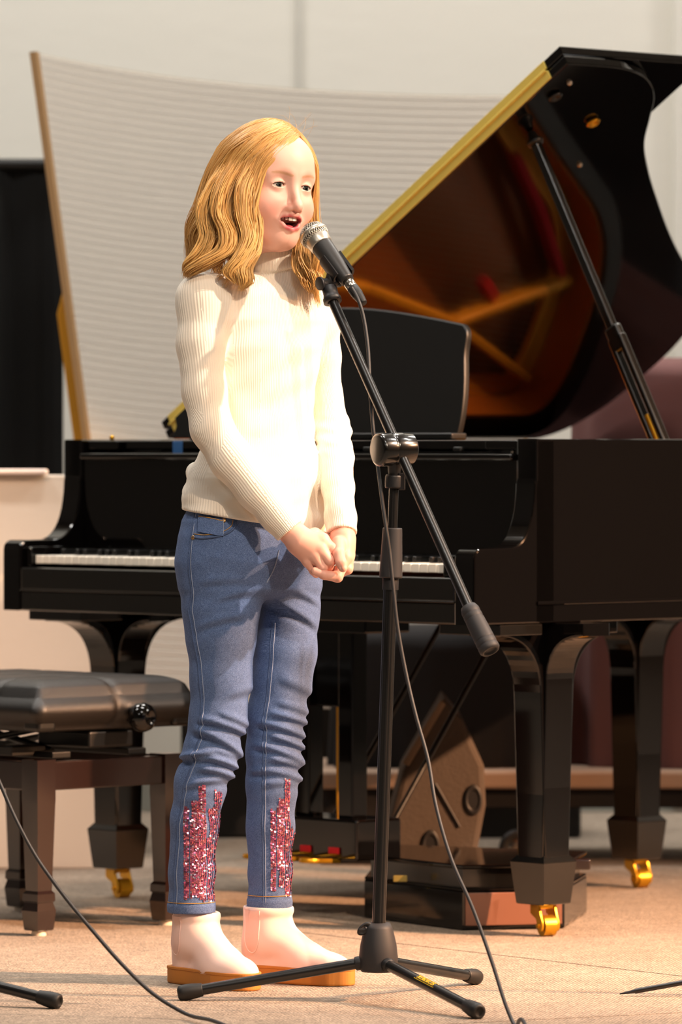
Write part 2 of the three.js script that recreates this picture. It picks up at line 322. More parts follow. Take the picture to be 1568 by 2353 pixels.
// shapes are drawn as (x, b); after rotateX the local z is -b
mesh('rim', wallShape(smoothOutline, innerLine, RB, RT), M.lacquer, piano);
mesh('rim_moulding', wallShape(offsetLine(smoothOutline, -0.004), offsetLine(smoothOutline, 0.01), RB + 0.036, RB + 0.044, 0.002), M.lacquer, piano);
function arm(x0, x1) {
  const s = new THREE.Shape();
  s.moveTo(0.002, RB); s.lineTo(0.002, 0.755); s.quadraticCurveTo(0.003, 0.777, 0.024, 0.778); s.lineTo(0.105, 0.779);
  s.bezierCurveTo(0.148, 0.782, 0.172, 0.83, 0.174, 0.905); s.lineTo(0.178, 0.915); s.lineTo(0.178, RT); s.lineTo(0.23, RT); s.lineTo(0.23, RB); s.closePath();
  return extrude(s, x1 - x0, 0.004, 24).applyMatrix4(new THREE.Matrix4().makeBasis(V(0, 0, -1), V(0, 1, 0), V(1, 0, 0))).translate(x0, 0, 0);
}
mesh('arm', arm(0, 0.056), M.lacquer, piano);
mesh('arm', arm(PW - 0.056, PW), M.lacquer, piano);
mesh('key_block', box(0.02, 0.045, 0.11, 0.066, 0.742, -0.07, 0.006), M.lacquer, piano);
mesh('key_block', box(0.046, 0.045, 0.11, PW - 0.079, 0.742, -0.07, 0.006), M.lacquer, piano);
mesh('key_bed', box(PW - 0.112, 0.042, 0.46, PW / 2, RB + 0.021, -0.235, 0.004), M.lacquerWorn, piano);
mesh('key_slip', [box(PW - 0.112, 0.05, 0.022, PW / 2, 0.6955, -0.0135, 0.006), box(PW - 0.112, 0.004, 0.03, PW / 2, 0.6725, -0.016, 0.0015)], M.lacquerWorn, piano);
// keyboard: 52 naturals and 36 sharps
{
  const kb = part('keyboard', piano), x0 = 0.078, kw = (PW - 0.106 - x0) / 52;
  const white = [box(kw - 0.0012, 0.018, 0.15, 0, 0, 0, 0.002), box(kw - 0.0016, 0.018, 0.15, 0, 0, 0, 0.002)];
  const blackG = box(0.0105, 0.013, 0.095, 0, 0, 0, 0.003);
  for (let i = 0; i < 52; i++) {
    const k = mesh('white_key', white[i % 2], M.ivory, kb); k.position.set(x0 + (i + 0.5) * kw, 0.737 + (i % 3) * 0.0002, -0.102);
    const note = (i + 5) % 7;                                                // A B C D E F G from the left end
    if (i < 51 && note !== 2 && note !== 6) { const s = mesh('black_key', blackG, M.ebony, kb); s.position.set(x0 + (i + 1) * kw, 0.7525, -0.129); }
  }
}
// fallboard, its lip, the shelf over the pin block
{
  const fb = mesh('fallboard', [box(PW - 0.116, 0.2, 0.02, PW / 2, 0.852, -0.192, 0.004)], M.lacquer, piano);
  mesh('fallboard_lip', [box(PW - 0.12, 0.014, 0.035, PW / 2, 0.957, -0.184, 0.006)], M.lacquer, fb);
  mesh('name_felt', box(PW - 0.118, 0.006, 0.012, PW / 2, 0.7525, -0.178, 0.002), M.feltDark, fb);
  mesh('front_board', box(PW - 0.112, 0.1, 0.012, PW / 2, 0.932, -0.262, 0.003), M.lacquerWorn, piano);
  const shelf = mesh('desk_shelf', [box(PW - 0.114, 0.02, 0.06, PW / 2, RT - 0.012, -0.235, 0.004), box(0.10, 0.02, 0.28, 0.107, RT - 0.012, -0.33, 0.004), box(0.10, 0.02, 0.28, PW - 0.107, RT - 0.012, -0.33, 0.004)], M.lacquer, piano);
  mesh('desk_rail', box(0.95, 0.014, 0.03, 0.72, 0.975, -0.25, 0.004), M.satin, shelf);
  for (let i = 0; i < 5; i++) mesh('rail_stop', box(0.022, 0.01, 0.012, 0.66 + i * 0.13, 0.9725, -0.2, 0.003), M.satin, shelf);
  mesh('stop_pin', new THREE.SphereGeometry(0.005, 12, 8).translate(1.335, 0.967, -0.198), M.steel, shelf);
  mesh('lid_bumper', new THREE.SphereGeometry(0.0055, 16, 10).translate(0.113, RT + 0.004, -0.215), M.brass, shelf);
  mesh('blue_tab', box(0.03, 0.036, 0.002, 0.335, 0.972, -0.2045, 0.0008), mat(0x2c5c94, 0.6), shelf);
}
// music desk
{
  const desk = part('music_desk', piano);
  const s = new THREE.Shape(); const L = 0.335, Rr = 1.105, c = (L + Rr) / 2;
  s.moveTo(L, 0); s.bezierCurveTo(L - 0.012, 0.05, L - 0.008, 0.1, L + 0.004, 0.16); s.bezierCurveTo(L + 0.012, 0.2, L - 0.006, 0.215, L + 0.02, 0.235);
  s.bezierCurveTo(c - 0.2, 0.262, c - 0.1, 0.275, c, 0.276); s.bezierCurveTo(c + 0.1, 0.275, c + 0.2, 0.262, Rr - 0.02, 0.235);
  s.bezierCurveTo(Rr + 0.006, 0.215, Rr - 0.012, 0.2, Rr - 0.004, 0.16); s.bezierCurveTo(Rr + 0.008, 0.1, Rr + 0.012, 0.05, Rr, 0); s.closePath();
  const g = extrude(s, 0.016, 0.004, 20); g.rotateX(-0.17); g.translate(0, RT + 0.001, -0.285);
  mesh('panel', g, M.satin, desk);
  mesh('ledge', box(Rr - L + 0.02, 0.014, 0.045, c, RT + 0.006, -0.268, 0.004), M.satin, desk);
  for (const [x, w] of [[0.275, 0.1], [1.16, 0.1]]) {
    const f = new THREE.Shape(); f.moveTo(x - w / 2, 0); f.lineTo(x - w / 2 + 0.008, 0.026); f.lineTo(x - w / 2, 0.045); f.lineTo(x - 0.01, 0.075); f.lineTo(x + w / 2, 0.075); f.lineTo(x + w / 2, 0); f.closePath();
    if (x < 0.7) { const q = extrude(f, 0.012, 0.002); q.rotateX(-0.17); q.translate(0, RT + 0.001, -0.3); mesh('wing', q, M.satin, desk); }
  }
}
// interior: soundboard, cast plate with struts, strings, dampers, felt
{
  const inner = offsetLine(smoothOutline, RTH - 0.002).filter(p => p[1] > 0.2);
  const plateShape = new THREE.Shape([[PW - 0.06, 0.31], ...inner.filter(p => p[1] > 0.31), [0.055, 0.31]].map(p => new THREE.Vector2(p[0], p[1])));
  const flat = (s, y, t) => new THREE.ExtrudeGeometry(s, { depth: t, bevelEnabled: false }).rotateX(-Math.PI / 2).translate(0, y, 0);
  mesh('soundboard', flat(plateShape, 0.79, 0.01), M.wood, piano);
  const plate = part('cast_plate', piano);
  const ring = wallShape(offsetLine(smoothOutline, RTH + 0.002).filter(p => p[1] > 0.3), offsetLine(smoothOutline, RTH + 0.055).filter(p => p[1] > 0.3), 0.86, 0.88, 0.003);
  mesh('plate_rim', ring, M.gold, plate);
  mesh('pin_field', box(PW - 0.12, 0.014, 0.24, PW / 2, 0.88, -0.43, 0.004), M.gold, plate);
  const bar = (a, b, w = 0.022) => { const A = V(a[0], 0.895, -a[1]), B = V(b[0], 0.895, -b[1]), l = A.distanceTo(B), m = A.clone().add(B).multiplyScalar(0.5); return box(w, 0.04, l, 0, 0, 0, 0.006).applyQuaternion(new THREE.Quaternion().setFromUnitVectors(V(0, 0, 1), B.sub(A).normalize())).translate(m.x, m.y, m.z); };
  for (const [a, b] of [[[0.37, 0.5], [0.33, 1.04]], [[0.33, 1.04], [0.25, 1.35]], [[0.25, 1.35], [0.11, 1.66]], [[0.19, 1.05], [0.25, 1.35]], [[0.25, 1.35], [0.37, 1.69]], [[0.86, 0.5], [0.8, 1.3]], [[1.08, 0.5], [1.06, 1.0]], [[1.26, 0.5], [1.25, 0.84]]]) mesh('strut', bar(a, b), M.gold, plate);
  mesh('cross_strut', bar([0.1, 0.62], [1.3, 0.62], 0.018), M.gold, plate);
  for (const [a, b, w] of [[[0.67, 1.38], [0.53, 1.53], 0.022], [[0.53, 1.53], [0.37, 1.67], 0.022], [[0.35, 1.42], [0.31, 1.47], 0.03], [[0.3, 0.72], [1.28, 0.68], 0.022]]) { const g = bar(a, b, w); g.translate(0, -0.014, 0); mesh('felt_strip', g, M.felt, plate); }
  const liner = offsetLine(smoothOutline, RTH + 0.001).filter(q => q[1] > 0.31), liner2 = offsetLine(smoothOutline, RTH + 0.006).filter(q => q[1] > 0.31);
  mesh('rim_liner', wallShape(liner, liner2, 0.88, RT - 0.012, 0.001), mat(0xc06a20, 0.5), plate);
  const strings = []; const bent = b => { let best = 1.35; for (const p of inner) if (p[1] > 0.55 && Math.abs(p[1] - b) < 0.02 && p[0] > 0.2) best = Math.min(best, p[0]); return best; };
  for (let i = 0; i < 74; i++) {
    const x = 0.11 + i * 0.0168; let end = 1.62;
    for (let b = 0.7; b < 1.66; b += 0.02) if (x > bent(b) - 0.13) { end = b - 0.02; break; }
    strings.push(rod(V(x, 0.893, -0.46), V(x - (end - 0.46) * 0.1, 0.888, -end), 0.0011, 0.0011, 5, true));
  }
  mesh('strings', strings, M.steel, plate).userData.kind = 'stuff';
  const pins = []; for (let i = 0; i < 88; i++) for (let j = 0; j < 2; j++) pins.push(new THREE.CylinderGeometry(0.0032, 0.0032, 0.03, 6).translate(0.1 + i * 0.0139, 0.9, -0.37 - j * 0.03 - (i % 3) * 0.008));
  mesh('tuning_pins', pins, M.steel, plate).userData.kind = 'stuff';
  const dampers = []; for (let i = 0; i < 66; i++) dampers.push(box(0.009, 0.022, 0.05, 0.115 + i * 0.0165, 0.912, -0.57, 0.003));
  mesh('dampers', dampers, M.ebony, plate).userData.kind = 'stuff';
}
// lid: main leaf raised on the spine side, front leaf folded back on top of it
const PHI = 32.2 * Math.PI / 180, HB = 0.485, LT = 0.021;
{
  const lid = part('lid', piano); lid.position.set(0.0, RT + 0.004, 0); lid.rotation.z = PHI;
  const lidOut = offsetLine(smoothOutline, -0.012);
  const LW = PW + 0.012;
  const main = new THREE.Shape([[LW, HB], ...lidOut.filter(p => p[1] > HB + 0.01).map(p => [Math.max(p[0], -0.004), p[1]]), [-0.004, HB]].map(p => new THREE.Vector2(p[0], p[1])));
  const slab = (s, y, t) => new THREE.ExtrudeGeometry(s, { depth: t - 0.006, bevelEnabled: true, bevelThickness: 0.003, bevelSize: 0.003, bevelOffset: -0.003, bevelSegments: 2 }).rotateX(-Math.PI / 2).translate(0, y + 0.003, 0);
  mesh('main_leaf', slab(main, 0, LT), M.lacquer, lid);
  const fl = new THREE.Shape(); fl.moveTo(-0.004, HB); fl.lineTo(LW, HB); fl.lineTo(LW, HB + 0.43); fl.lineTo(-0.004, HB + 0.43); fl.closePath();
  mesh('front_leaf', slab(fl, LT + 0.003, LT), M.lacquer, lid);
  const hinge = mesh('lid_hinge', [box(LW - 0.075, 0.0185, 0.003, LW / 2 - 0.015, LT * 0.52, -HB + 0.0015, 0.001), box(LW - 0.075, 0.0185, 0.003, LW / 2 - 0.015, LT * 1.64, -HB + 0.0015, 0.001)], M.brassHinge, lid);
  const knuckles = []; for (let i = 0; i < 34; i++) { const x = 0.02 + i * (LW - 0.075) / 34; knuckles.push(rod(V(x, LT + 0.0015, -HB + 0.004), V(x + (LW - 0.075) / 34 - 0.0015, LT + 0.0015, -HB + 0.004), 0.0032, 0.0032, 10)); }
  mesh('hinge_knuckles', knuckles, M.brassHinge, lid).userData.kind = 'stuff';
  const screw = new THREE.SphereGeometry(0.006, 12, 8);
  for (const [x, b, mt] of [[1.37, HB + 0.06, M.steel], [1.09, HB + 0.34, M.steel]]) { const q = mesh('lid_button', screw, mt, lid); q.position.set(x, -0.001, -b); }
  const cup = along(lathe([[0, 0], [0.012, 0.001], [0.016, 0.006], [0.012, 0.01], [0.006, 0.006], [0, 0.005]], 20), V(0, 0, 0), V(0, -1, 0));
  for (const [x, b, mt] of [[1.245, HB + 0.24, M.brass], [1.325, HB + 0.055, M.satin]]) { const q = mesh('prop_cup', cup, mt, lid); q.position.set(x, 0, -b); }
}
{ // lid prop
  const prop = part('lid_prop', piano);
  const A = V(PW - 0.05, RT - 0.06, -0.625), a = 1.2, B = V(a * Math.cos(PHI), RT + 0.004 + a * Math.sin(PHI) - 0.004, -0.58);
  const dir = B.clone().sub(A), L = dir.length(), q = new THREE.Quaternion().setFromUnitVectors(V(0, 1, 0), dir.clone().normalize());
  const w = (g) => g.applyQuaternion(q).translate(A.x, A.y, A.z);
  mesh('stick', [w(box(0.02, L - 0.32, 0.018, 0, 0.3 + (L - 0.32) / 2, 0, 0.004)), w(box(0.04, 0.06, 0.02, 0, 0.3, 0, 0.008))], M.lacquerWorn, prop);
  mesh('fork', [w(box(0.014, 0.31, 0.02, -0.0135, 0.15, 0, 0.004)), w(box(0.014, 0.31, 0.02, 0.0135, 0.15, 0, 0.004))], M.lacquerWorn, prop);
  mesh('pivot_plate', w(box(0.008, 0.09, 0.01, 0, 0.08, 0.004, 0.002)), M.brass, prop);
  mesh('tip_collar', w(lathe([[0, L - 0.03], [0.016, L - 0.03], [0.018, L - 0.022], [0.012, L - 0.014], [0.008, L]], 16)), M.satin, prop);
}
// legs with curved brackets, shoes and brass casters
function pianoLeg(x, b, turn) {
  const leg = part('leg', piano); leg.position.set(x, 0, -b);
  const profile = (wt, wb, f) => { const s = new THREE.Shape(); s.moveTo(-wb, 0.15); s.lineTo(-wt, RB - 0.025 - f); s.quadraticCurveTo(-wt, RB - 0.025, -wt - f, RB - 0.025); s.lineTo(-wt - f, RB); s.lineTo(wt + f, RB); s.lineTo(wt + f, RB - 0.025); s.quadraticCurveTo(wt, RB - 0.025, wt, RB - 0.025 - f); s.lineTo(wb, 0.15); s.closePath(); return s; };
  const A = extrude(profile(0.046, 0.034, 0.1), 0.078, 0.003, 16).translate(0, 0, -0.039);
  const B = extrude(profile(0.046, 0.034, 0.13), 0.078, 0.003, 16).translate(0, 0, -0.039).rotateY(Math.PI / 2);
  const S = new THREE.CylinderGeometry(0.034 * 1.414, 0.034 * 1.414, 0.01, 4).rotateY(Math.PI / 4).translate(0, 0.15, 0);
  mesh('shaft', [A, B, S], M.lacquer, leg);
  // shoe: square block with bevelled top
  const sq = (w, y) => [[-w, y, -w], [w, y, -w], [w, y, w], [-w, y, w]];
  const rings = [sq(0.035, 0.164), sq(0.0465, 0.15), sq(0.047, 0.148), sq(0.0385, 0.066), sq(0.036, 0.064)];
  const pos = [], idx = []; rings.forEach(r => r.forEach(p => pos.push(...p)));
  for (let i = 0; i < rings.length - 1; i++) for (let j = 0; j < 4; j++) { const p = i * 4 + j, q = i * 4 + (j + 1) % 4; idx.push(p, q, p + 4, q, q + 4, p + 4); }
  const l = (rings.length - 1) * 4; idx.push(l, l + 1, l + 2, l, l + 2, l + 3, 0, 2, 1, 0, 3, 2);
  let g = new THREE.BufferGeometry(); g.setAttribute('position', new THREE.Float32BufferAttribute(pos, 3)); g.setIndex(idx); g = toCreasedNormals(g, 0.2);
  mesh('shoe', g, M.lacquerWorn, leg);
  const fork = new THREE.Shape(); fork.moveTo(-0.02, 0.064); fork.lineTo(0.018, 0.064); fork.quadraticCurveTo(0.02, 0.05, 0.034, 0.03); fork.quadraticCurveTo(0.038, 0.012, 0.026, 0.01); fork.quadraticCurveTo(0.016, 0.012, 0.006, 0.034); fork.lineTo(-0.02, 0.044); fork.closePath();
  const side = z => extrude(fork, 0.005, 0.001).translate(0, 0, z);
  const cas = [side(-0.02), side(0.015), box(0.036, 0.012, 0.04, -0.002, 0.06, 0, 0.003), new THREE.CylinderGeometry(0.021, 0.021, 0.026, 28).rotateX(Math.PI / 2).translate(0.018, 0.0215, 0), new THREE.CylinderGeometry(0.005, 0.005, 0.046, 14).rotateX(Math.PI / 2).translate(0.018, 0.0215, 0)];
  const c = mesh('caster', cas, M.brass, leg); c.rotation.y = turn;
  return leg;
}
pianoLeg(0.07, 0.27, -0.55 + THETA * 0.4); pianoLeg(1.35, 0.27, -0.35); pianoLeg(0.67, 1.276, -0.3);
for (const x of [0.08, PW - 0.09]) mesh('leg_plate', box(0.17, 0.022, 0.12, x, RB - 0.012, -0.14, 0.002), M.lacquerWorn, piano);
mesh('belly', [box(PW - 0.16, 0.06, 0.07, PW / 2, RB + 0.03, -0.42, 0.004), box(0.06, 0.09, 1.1, 0.4, RB + 0.03, -0.95, 0.004).rotateY(0), box(0.06, 0.09, 0.75, 0.78, RB + 0.03, -0.78, 0.004)], M.mahogany, piano);
// pedal lyre
{
  const ly = part('pedal_lyre', piano), x = 0.705, z = -0.3;
  mesh('top_block', box(0.34, 0.035, 0.13, x, RB - 0.018, z, 0.004), M.lacquer, ly);
  for (const s of [-1, 1]) mesh('lyre_post', [box(0.045, 0.4, 0.045, x + s * 0.066, 0.405, z, 0.005)], M.lacquer, ly);
  mesh('lyre_panel', box(0.09, 0.17, 0.02, x, 0.52, z, 0.004), M.lacquer, ly);
  mesh('pedal_box', box(0.3, 0.085, 0.13, x, 0.165, z + 0.005, 0.006), M.lacquer, ly);
  for (let i = -1; i <= 1; i++) {
    const s = new THREE.Shape(); s.moveTo(-0.008, 0); s.lineTo(0.008, 0); s.quadraticCurveTo(0.012, 0.05, 0.022, 0.075); s.quadraticCurveTo(0.024, 0.1, 0, 0.106); s.quadraticCurveTo(-0.024, 0.1, -0.022, 0.075); s.quadraticCurveTo(-0.012, 0.05, -0.008, 0); s.closePath();
    mesh('pedal', extrude(s, 0.01, 0.003).rotateX(Math.PI / 2 - 0.06).translate(x + i * 0.085, 0.125, z + 0.06), M.brass, ly);
    mesh('pedal_felt', box(0.03, 0.014, 0.006, x + i * 0.085, 0.142, z + 0.073, 0.002), M.felt, ly);
  }
  for (const s of [-0.05, 0, 0.05]) mesh('pedal_rod', rod(V(x + s, 0.2, z - 0.02), V(x + s, RB, z - 0.02), 0.003), M.brass, ly);
  for (const s of [-1, 1]) mesh('lyre_brace', rod(V(x + s * 0.09, 0.15, z - 0.06), V(x + s * 0.09 + 0.03, RB + 0.01, z - 0.42), 0.006), M.satin, ly);
}
// ---------------------------------------------------------------- piano bench
{
  const bench = thing('piano_bench', 'black leather adjustable piano bench with a ball knob', 'bench');
  bench.position.set(-0.605, 0, -10.9); bench.rotation.y = -THETA;           // origin: the near leg; legs stand 0.456 along -x and 0.344 along -z
  const LX = 0.456, LZ = 0.344;
  const legShape = () => {
    const rings = [[0.024, 0.352], [0.024, 0.27], [0.0235, 0.262], [0.019, 0.1], [0.0185, 0.09], [0.023, 0.084], [0.0235, 0.07], [0.0205, 0.066], [0.0245, 0.05], [0.021, 0.012], [0.018, 0.01]];
    const pos = [], idx = []; rings.forEach(([w, y]) => [[-w, -w], [w, -w], [w, w], [-w, w]].forEach(p => pos.push(p[0], y, p[1])));
    for (let i = 0; i < rings.length - 1; i++) for (let j = 0; j < 4; j++) { const p = i * 4 + j, q = i * 4 + (j + 1) % 4; idx.push(p, q, p + 4, q, q + 4, p + 4); }
    idx.push(0, 2, 1, 0, 3, 2);
    let g = new THREE.BufferGeometry(); g.setAttribute('position', new THREE.Float32BufferAttribute(pos, 3)); g.setIndex(idx); return toCreasedNormals(g, 0.3);
  };
  const lg = legShape(), glide = new THREE.CylinderGeometry(0.014, 0.015, 0.01, 16).translate(0, 0.005, 0);
  for (const [x, z] of [[0, 0], [-LX, 0], [0, -LZ], [-LX, -LZ]]) {
    const l = mesh('leg', lg, M.mahogany, bench); l.position.set(x, 0, z);
    mesh('glide', glide, mat(0xd9d2c4, 0.5), l);
  }
  mesh('apron', box(LX - 0.048, 0.058, 0.02, -LX / 2, 0.319, 0.008, 0.003), M.mahogany, bench);
  mesh('apron', box(LX - 0.048, 0.058, 0.02, -LX / 2, 0.319, -LZ - 0.008, 0.003), M.mahogany, bench);
  mesh('apron', box(0.02, 0.058, LZ - 0.048, 0.008, 0.319, -LZ / 2, 0.003), M.mahogany, bench);
  mesh('apron', box(0.02, 0.058, LZ - 0.048, -LX - 0.008, 0.319, -LZ / 2, 0.003), M.mahogany, bench);
  mesh('mechanism_frame', [box(LX - 0.02, 0.014, 0.05, -LX / 2, 0.358, -0.07, 0.003), box(LX - 0.02, 0.014, 0.05, -LX / 2, 0.358, -LZ + 0.07, 0.003), box(0.05, 0.02, 0.09, -0.09, 0.366, -0.03, 0.003)], M.satin, bench);
  const sc = []; for (const z of [-0.1, -LZ + 0.1]) for (const s of [-1, 1]) sc.push(rod(V(-LX / 2 - s * 0.14, 0.362, z + s * 0.012), V(-LX / 2 + s * 0.14, 0.41, z + s * 0.012), 0.007));
  sc.push(box(0.16, 0.035, 0.12, -0.06, 0.388, -LZ / 2 - 0.005, 0.006));
  mesh('scissor_lift', sc, M.satin, bench);
  // cushion: pillow with tuft seams
  const cw = LX + 0.075, cd = LZ + 0.065, nx = 72, nz = 52, nr = 16, yb = 0.408, yt = 0.512;
  const pos = [], idx = [], uv = [];
  const H = (u, v) => {                                                      // tufted top
    const fu = u * 4, fv = v * 2, du = Math.abs(fu - Math.round(fu)), dv = Math.abs(fv - Math.round(fv));
    const bu = Math.round(fu) > 0 && Math.round(fu) < 4 ? Math.exp(-((du / 0.05) ** 2)) : 0, bv = Math.round(fv) === 1 ? Math.exp(-((dv / 0.035) ** 2)) : 0;
    const e = Math.min(u, 1 - u) * cw, f = Math.min(v, 1 - v) * cd, edge = Math.min(1, Math.min(e, f) / 0.06);
    return -0.006 * Math.max(bu, bv) - 0.006 * (bu * bv) - 0.034 * (1 - Math.sqrt(1 - (1 - edge) ** 2)) ;
  };
  for (let j = 0; j <= nz; j++) for (let i = 0; i <= nx; i++) { const u = i / nx, v = j / nz; pos.push((u - 0.5) * cw, yt + H(u, v), (v - 0.5) * cd); uv.push(u * cw * 4, v * cd * 4); }
  for (let j = 0; j < nz; j++) for (let i = 0; i < nx; i++) { const p = j * (nx + 1) + i; idx.push(p, p + nx + 1, p + 1, p + 1, p + nx + 1, p + nx + 2); }
  // sides bulge outwards, with a crease at each tuft row
  const perim = []; for (let i = 0; i < nx; i++) perim.push([i / nx, 1]); for (let j = nz; j > 0; j--) perim.push([1, j / nz]); for (let i = nx; i > 0; i--) perim.push([i / nx, 0]); for (let j = 0; j < nz; j++) perim.push([0, j / nz]);
  const base = pos.length / 3, np = perim.length;
  for (let k = 0; k <= nr; k++) for (const [u, v] of perim) {
    const t = k / nr, side = v === 0 || v === 1 ? 'z' : 'x', q = side === 'z' ? u * 4 : v * 2, n = side === 'z' ? 4 : 2, d = Math.abs(q - Math.round(q)), cr = Math.round(q) > 0 && Math.round(q) < n ? Math.exp(-((d / 0.06) ** 2)) : 0;
    const bul = 0.022 * Math.sin(Math.PI * Math.min(1, t * 1.15)) - 0.013 * cr * Math.sin(Math.PI * Math.min(1, t * 1.1)) - 0.012 * t * t, y = lerp(yt - 0.034, yb, t);
    const ox = u === 0 ? -1 : u === 1 ? 1 : 0, oz = v === 0 ? -1 : v === 1 ? 1 : 0;
    pos.push((u - 0.5) * cw + ox * bul, y, (v - 0.5) * cd + oz * bul); uv.push((u + v) * 2, y * 4);
  }
  for (let k = 0; k < nr; k++) for (let i = 0; i < np; i++) { const p = base + k * np + i, q = base + k * np + (i + 1) % np; idx.push(p, p + np, q, q, p + np, q + np); }
  const b2 = pos.length / 3; pos.push(0, yb, 0); uv.push(0, 0); const last = base + nr * np; for (let i = 0; i < np; i++) idx.push(b2, last + (i + 1) % np, last + i);
  let g = new THREE.BufferGeometry(); g.setAttribute('position', new THREE.Float32BufferAttribute(pos, 3)); g.setAttribute('uv', new THREE.Float32BufferAttribute(uv, 2)); g.setIndex(idx); g.deleteAttribute('normal'); 
  g = g.toNonIndexed(); const noUv = g.clone(); noUv.deleteAttribute('uv'); const sm = mergeVertices(noUv, 1e-5); sm.computeVertexNormals(); g.setAttribute('normal', sm.toNonIndexed().attributes.normal);
  const cushion = mesh('cushion', g, M.leather, bench); cushion.position.set(-LX / 2, 0, -LZ / 2);
  for (let i = 1; i < 4; i++) mesh('tuft_button', new THREE.SphereGeometry(0.009, 14, 8).scale(1, 0.5, 1).translate((i / 4 - 0.5) * cw, yt - 0.011, 0), M.leather, cushion);
  for (const [u, v] of [[1, 1], [-1, 1], [1, -1], [-1, -1]]) mesh('corner_guard', box(0.05, 0.04, 0.05, u * (cw / 2 - 0.022), 0.428, v * (cd / 2 - 0.022), 0.01), M.satin, cushion);
  const kx = 0.075, kz = -0.21, ky = 0.432;
  const knob = mesh('height_knob', [along(lathe([[0, 0], [0.012, 0], [0.012, 0.012], [0.022, 0.016], [0.029, 0.028], [0.03, 0.04], [0.026, 0.052], [0.016, 0.06], [0.013, 0.061], [0.012, 0.056], [0, 0.055]], 28), V(kx - 0.035, ky, kz), V(kx + 1, ky, kz))], M.lacquer, bench);
  mesh('knob_shaft', rod(V(-0.1, ky, kz), V(kx, ky, kz), 0.009), M.satin, knob);
}
// ---------------------------------------------------------------- floor monitor and low black cabinet under the piano
{
  const D = 11.75, o = at(1000, 1985, D);
  const fm = thing('floor_monitor', 'grey wedge-shaped stage monitor speaker tipped on edge beneath the piano', 'speaker');
  const P = (px, py) => { const q = at(px, py, D); return [q.x - o.x, q.y]; };
  const side = [P(1021, 1604), P(1062, 1650), P(1113, 1760), P(1117, 1850), P(1096, 1962), P(1085, 2066), P(902, 2066), P(895, 1960), P(893, 1900), P(925, 1770)];
  M.monitor = mat(0x453c35, 0.85, { bumpMap: plaster, bumpScale: 0.0008 });
  mesh('cabinet', extrude(side, 0.36, 0.012).translate(0, 0, -0.36), M.monitor, fm);
  const frame = [P(1014, 1606), P(1024, 1618), P(940, 1760), P(925, 1752)];
  mesh('grille_edge', extrude(frame, 0.03, 0.003).translate(0, 0, -0.02), mat(0x75624f, 0.7), fm);
  for (const [px, py] of [[1088, 1838], [990, 1942]]) { const [x, y] = P(px, py); mesh('side_handle', [new THREE.TorusGeometry(0.022, 0.006, 10, 24).scale(0.7, 1.2, 0.6).translate(x, y, 0.002), new THREE.CylinderGeometry(0.018, 0.018, 0.004, 20).rotateX(Math.PI / 2).scale(0.7, 1.2, 1).translate(x, y, 0.001)], M.plastic, fm); }
  { const [x0, y0] = P(1000, 1800), [x1, y1] = P(1057, 1900); mesh('side_groove', rod(V(x0, y0, 0.002), V(x1, y1, 0.002), 0.004, 0.003, 8), M.plastic, fm); }
  fm.position.set(o.x, 0, -D);
  // black lacquered cabinet
  const c = thing('low_cabinet', 'low glossy black wooden cabinet on the carpet behind the front piano leg', 'cabinet');
  const A = floorAt(838, 2110), B = floorAt(1063, 2139), C = floorAt(1298, 2134), dx = V(0.05, 0, -0.42);
  const foot = [[A.x, -A.z], [B.x, -B.z], [C.x, -C.z], [C.x + 0.06, -C.z + 0.34], [A.x + 0.02, -A.z + 0.3]];
  const ht = at(1063, 2041, -B.z).y;
  const slab = (y0, y1, inset = 0) => { const cx = foot.reduce((s, p) => s + p[0], 0) / 5, cy = foot.reduce((s, p) => s + p[1], 0) / 5; return extrude(foot.map(p => [p[0] + (cx - p[0]) * inset, p[1] + (cy - p[1]) * inset]), y1 - y0, 0.003).rotateX(-Math.PI / 2).translate(0, y0, 0); };
  const top = at(1100, 1988, -B.z).y;
  mesh('body', slab(0.002, ht - 0.006), M.lacquer, c);
  mesh('waist', slab(ht - 0.007, top - 0.007, 0.06), M.lacquerWorn, c);
  mesh('lid', slab(top - 0.008, top), M.lacquer, c);
  mesh('lower_edge', slab(ht - 0.006, ht), M.lacquer, c);
  { const l = Math.hypot(C.x - B.x, C.z - B.z), m = B.clone().add(C).multiplyScalar(0.5); mesh('reflection_panel', box(l - 0.012, ht - 0.02, 0.006, 0, 0, 0, 0.002).rotateY(Math.atan2(-(C.z - B.z), C.x - B.x)).translate(m.x, ht / 2, m.z + 0.002), mat(0x7a5242, 0.3), c); }  // carpet reflection on the black face, put into this panel as brown colour
  mesh('side_latch', box(0.07, 0.022, 0.03, C.x + 0.02, top - 0.006, C.z - 0.06, 0.004), M.mahogany, c);
  const lp = at(920, 2019, 11.13);
  mesh('badge', box(0.028, 0.013, 0.003, lp.x, lp.y, lp.z, 0.001), mat(0x6e5f22, 0.6), c);
}
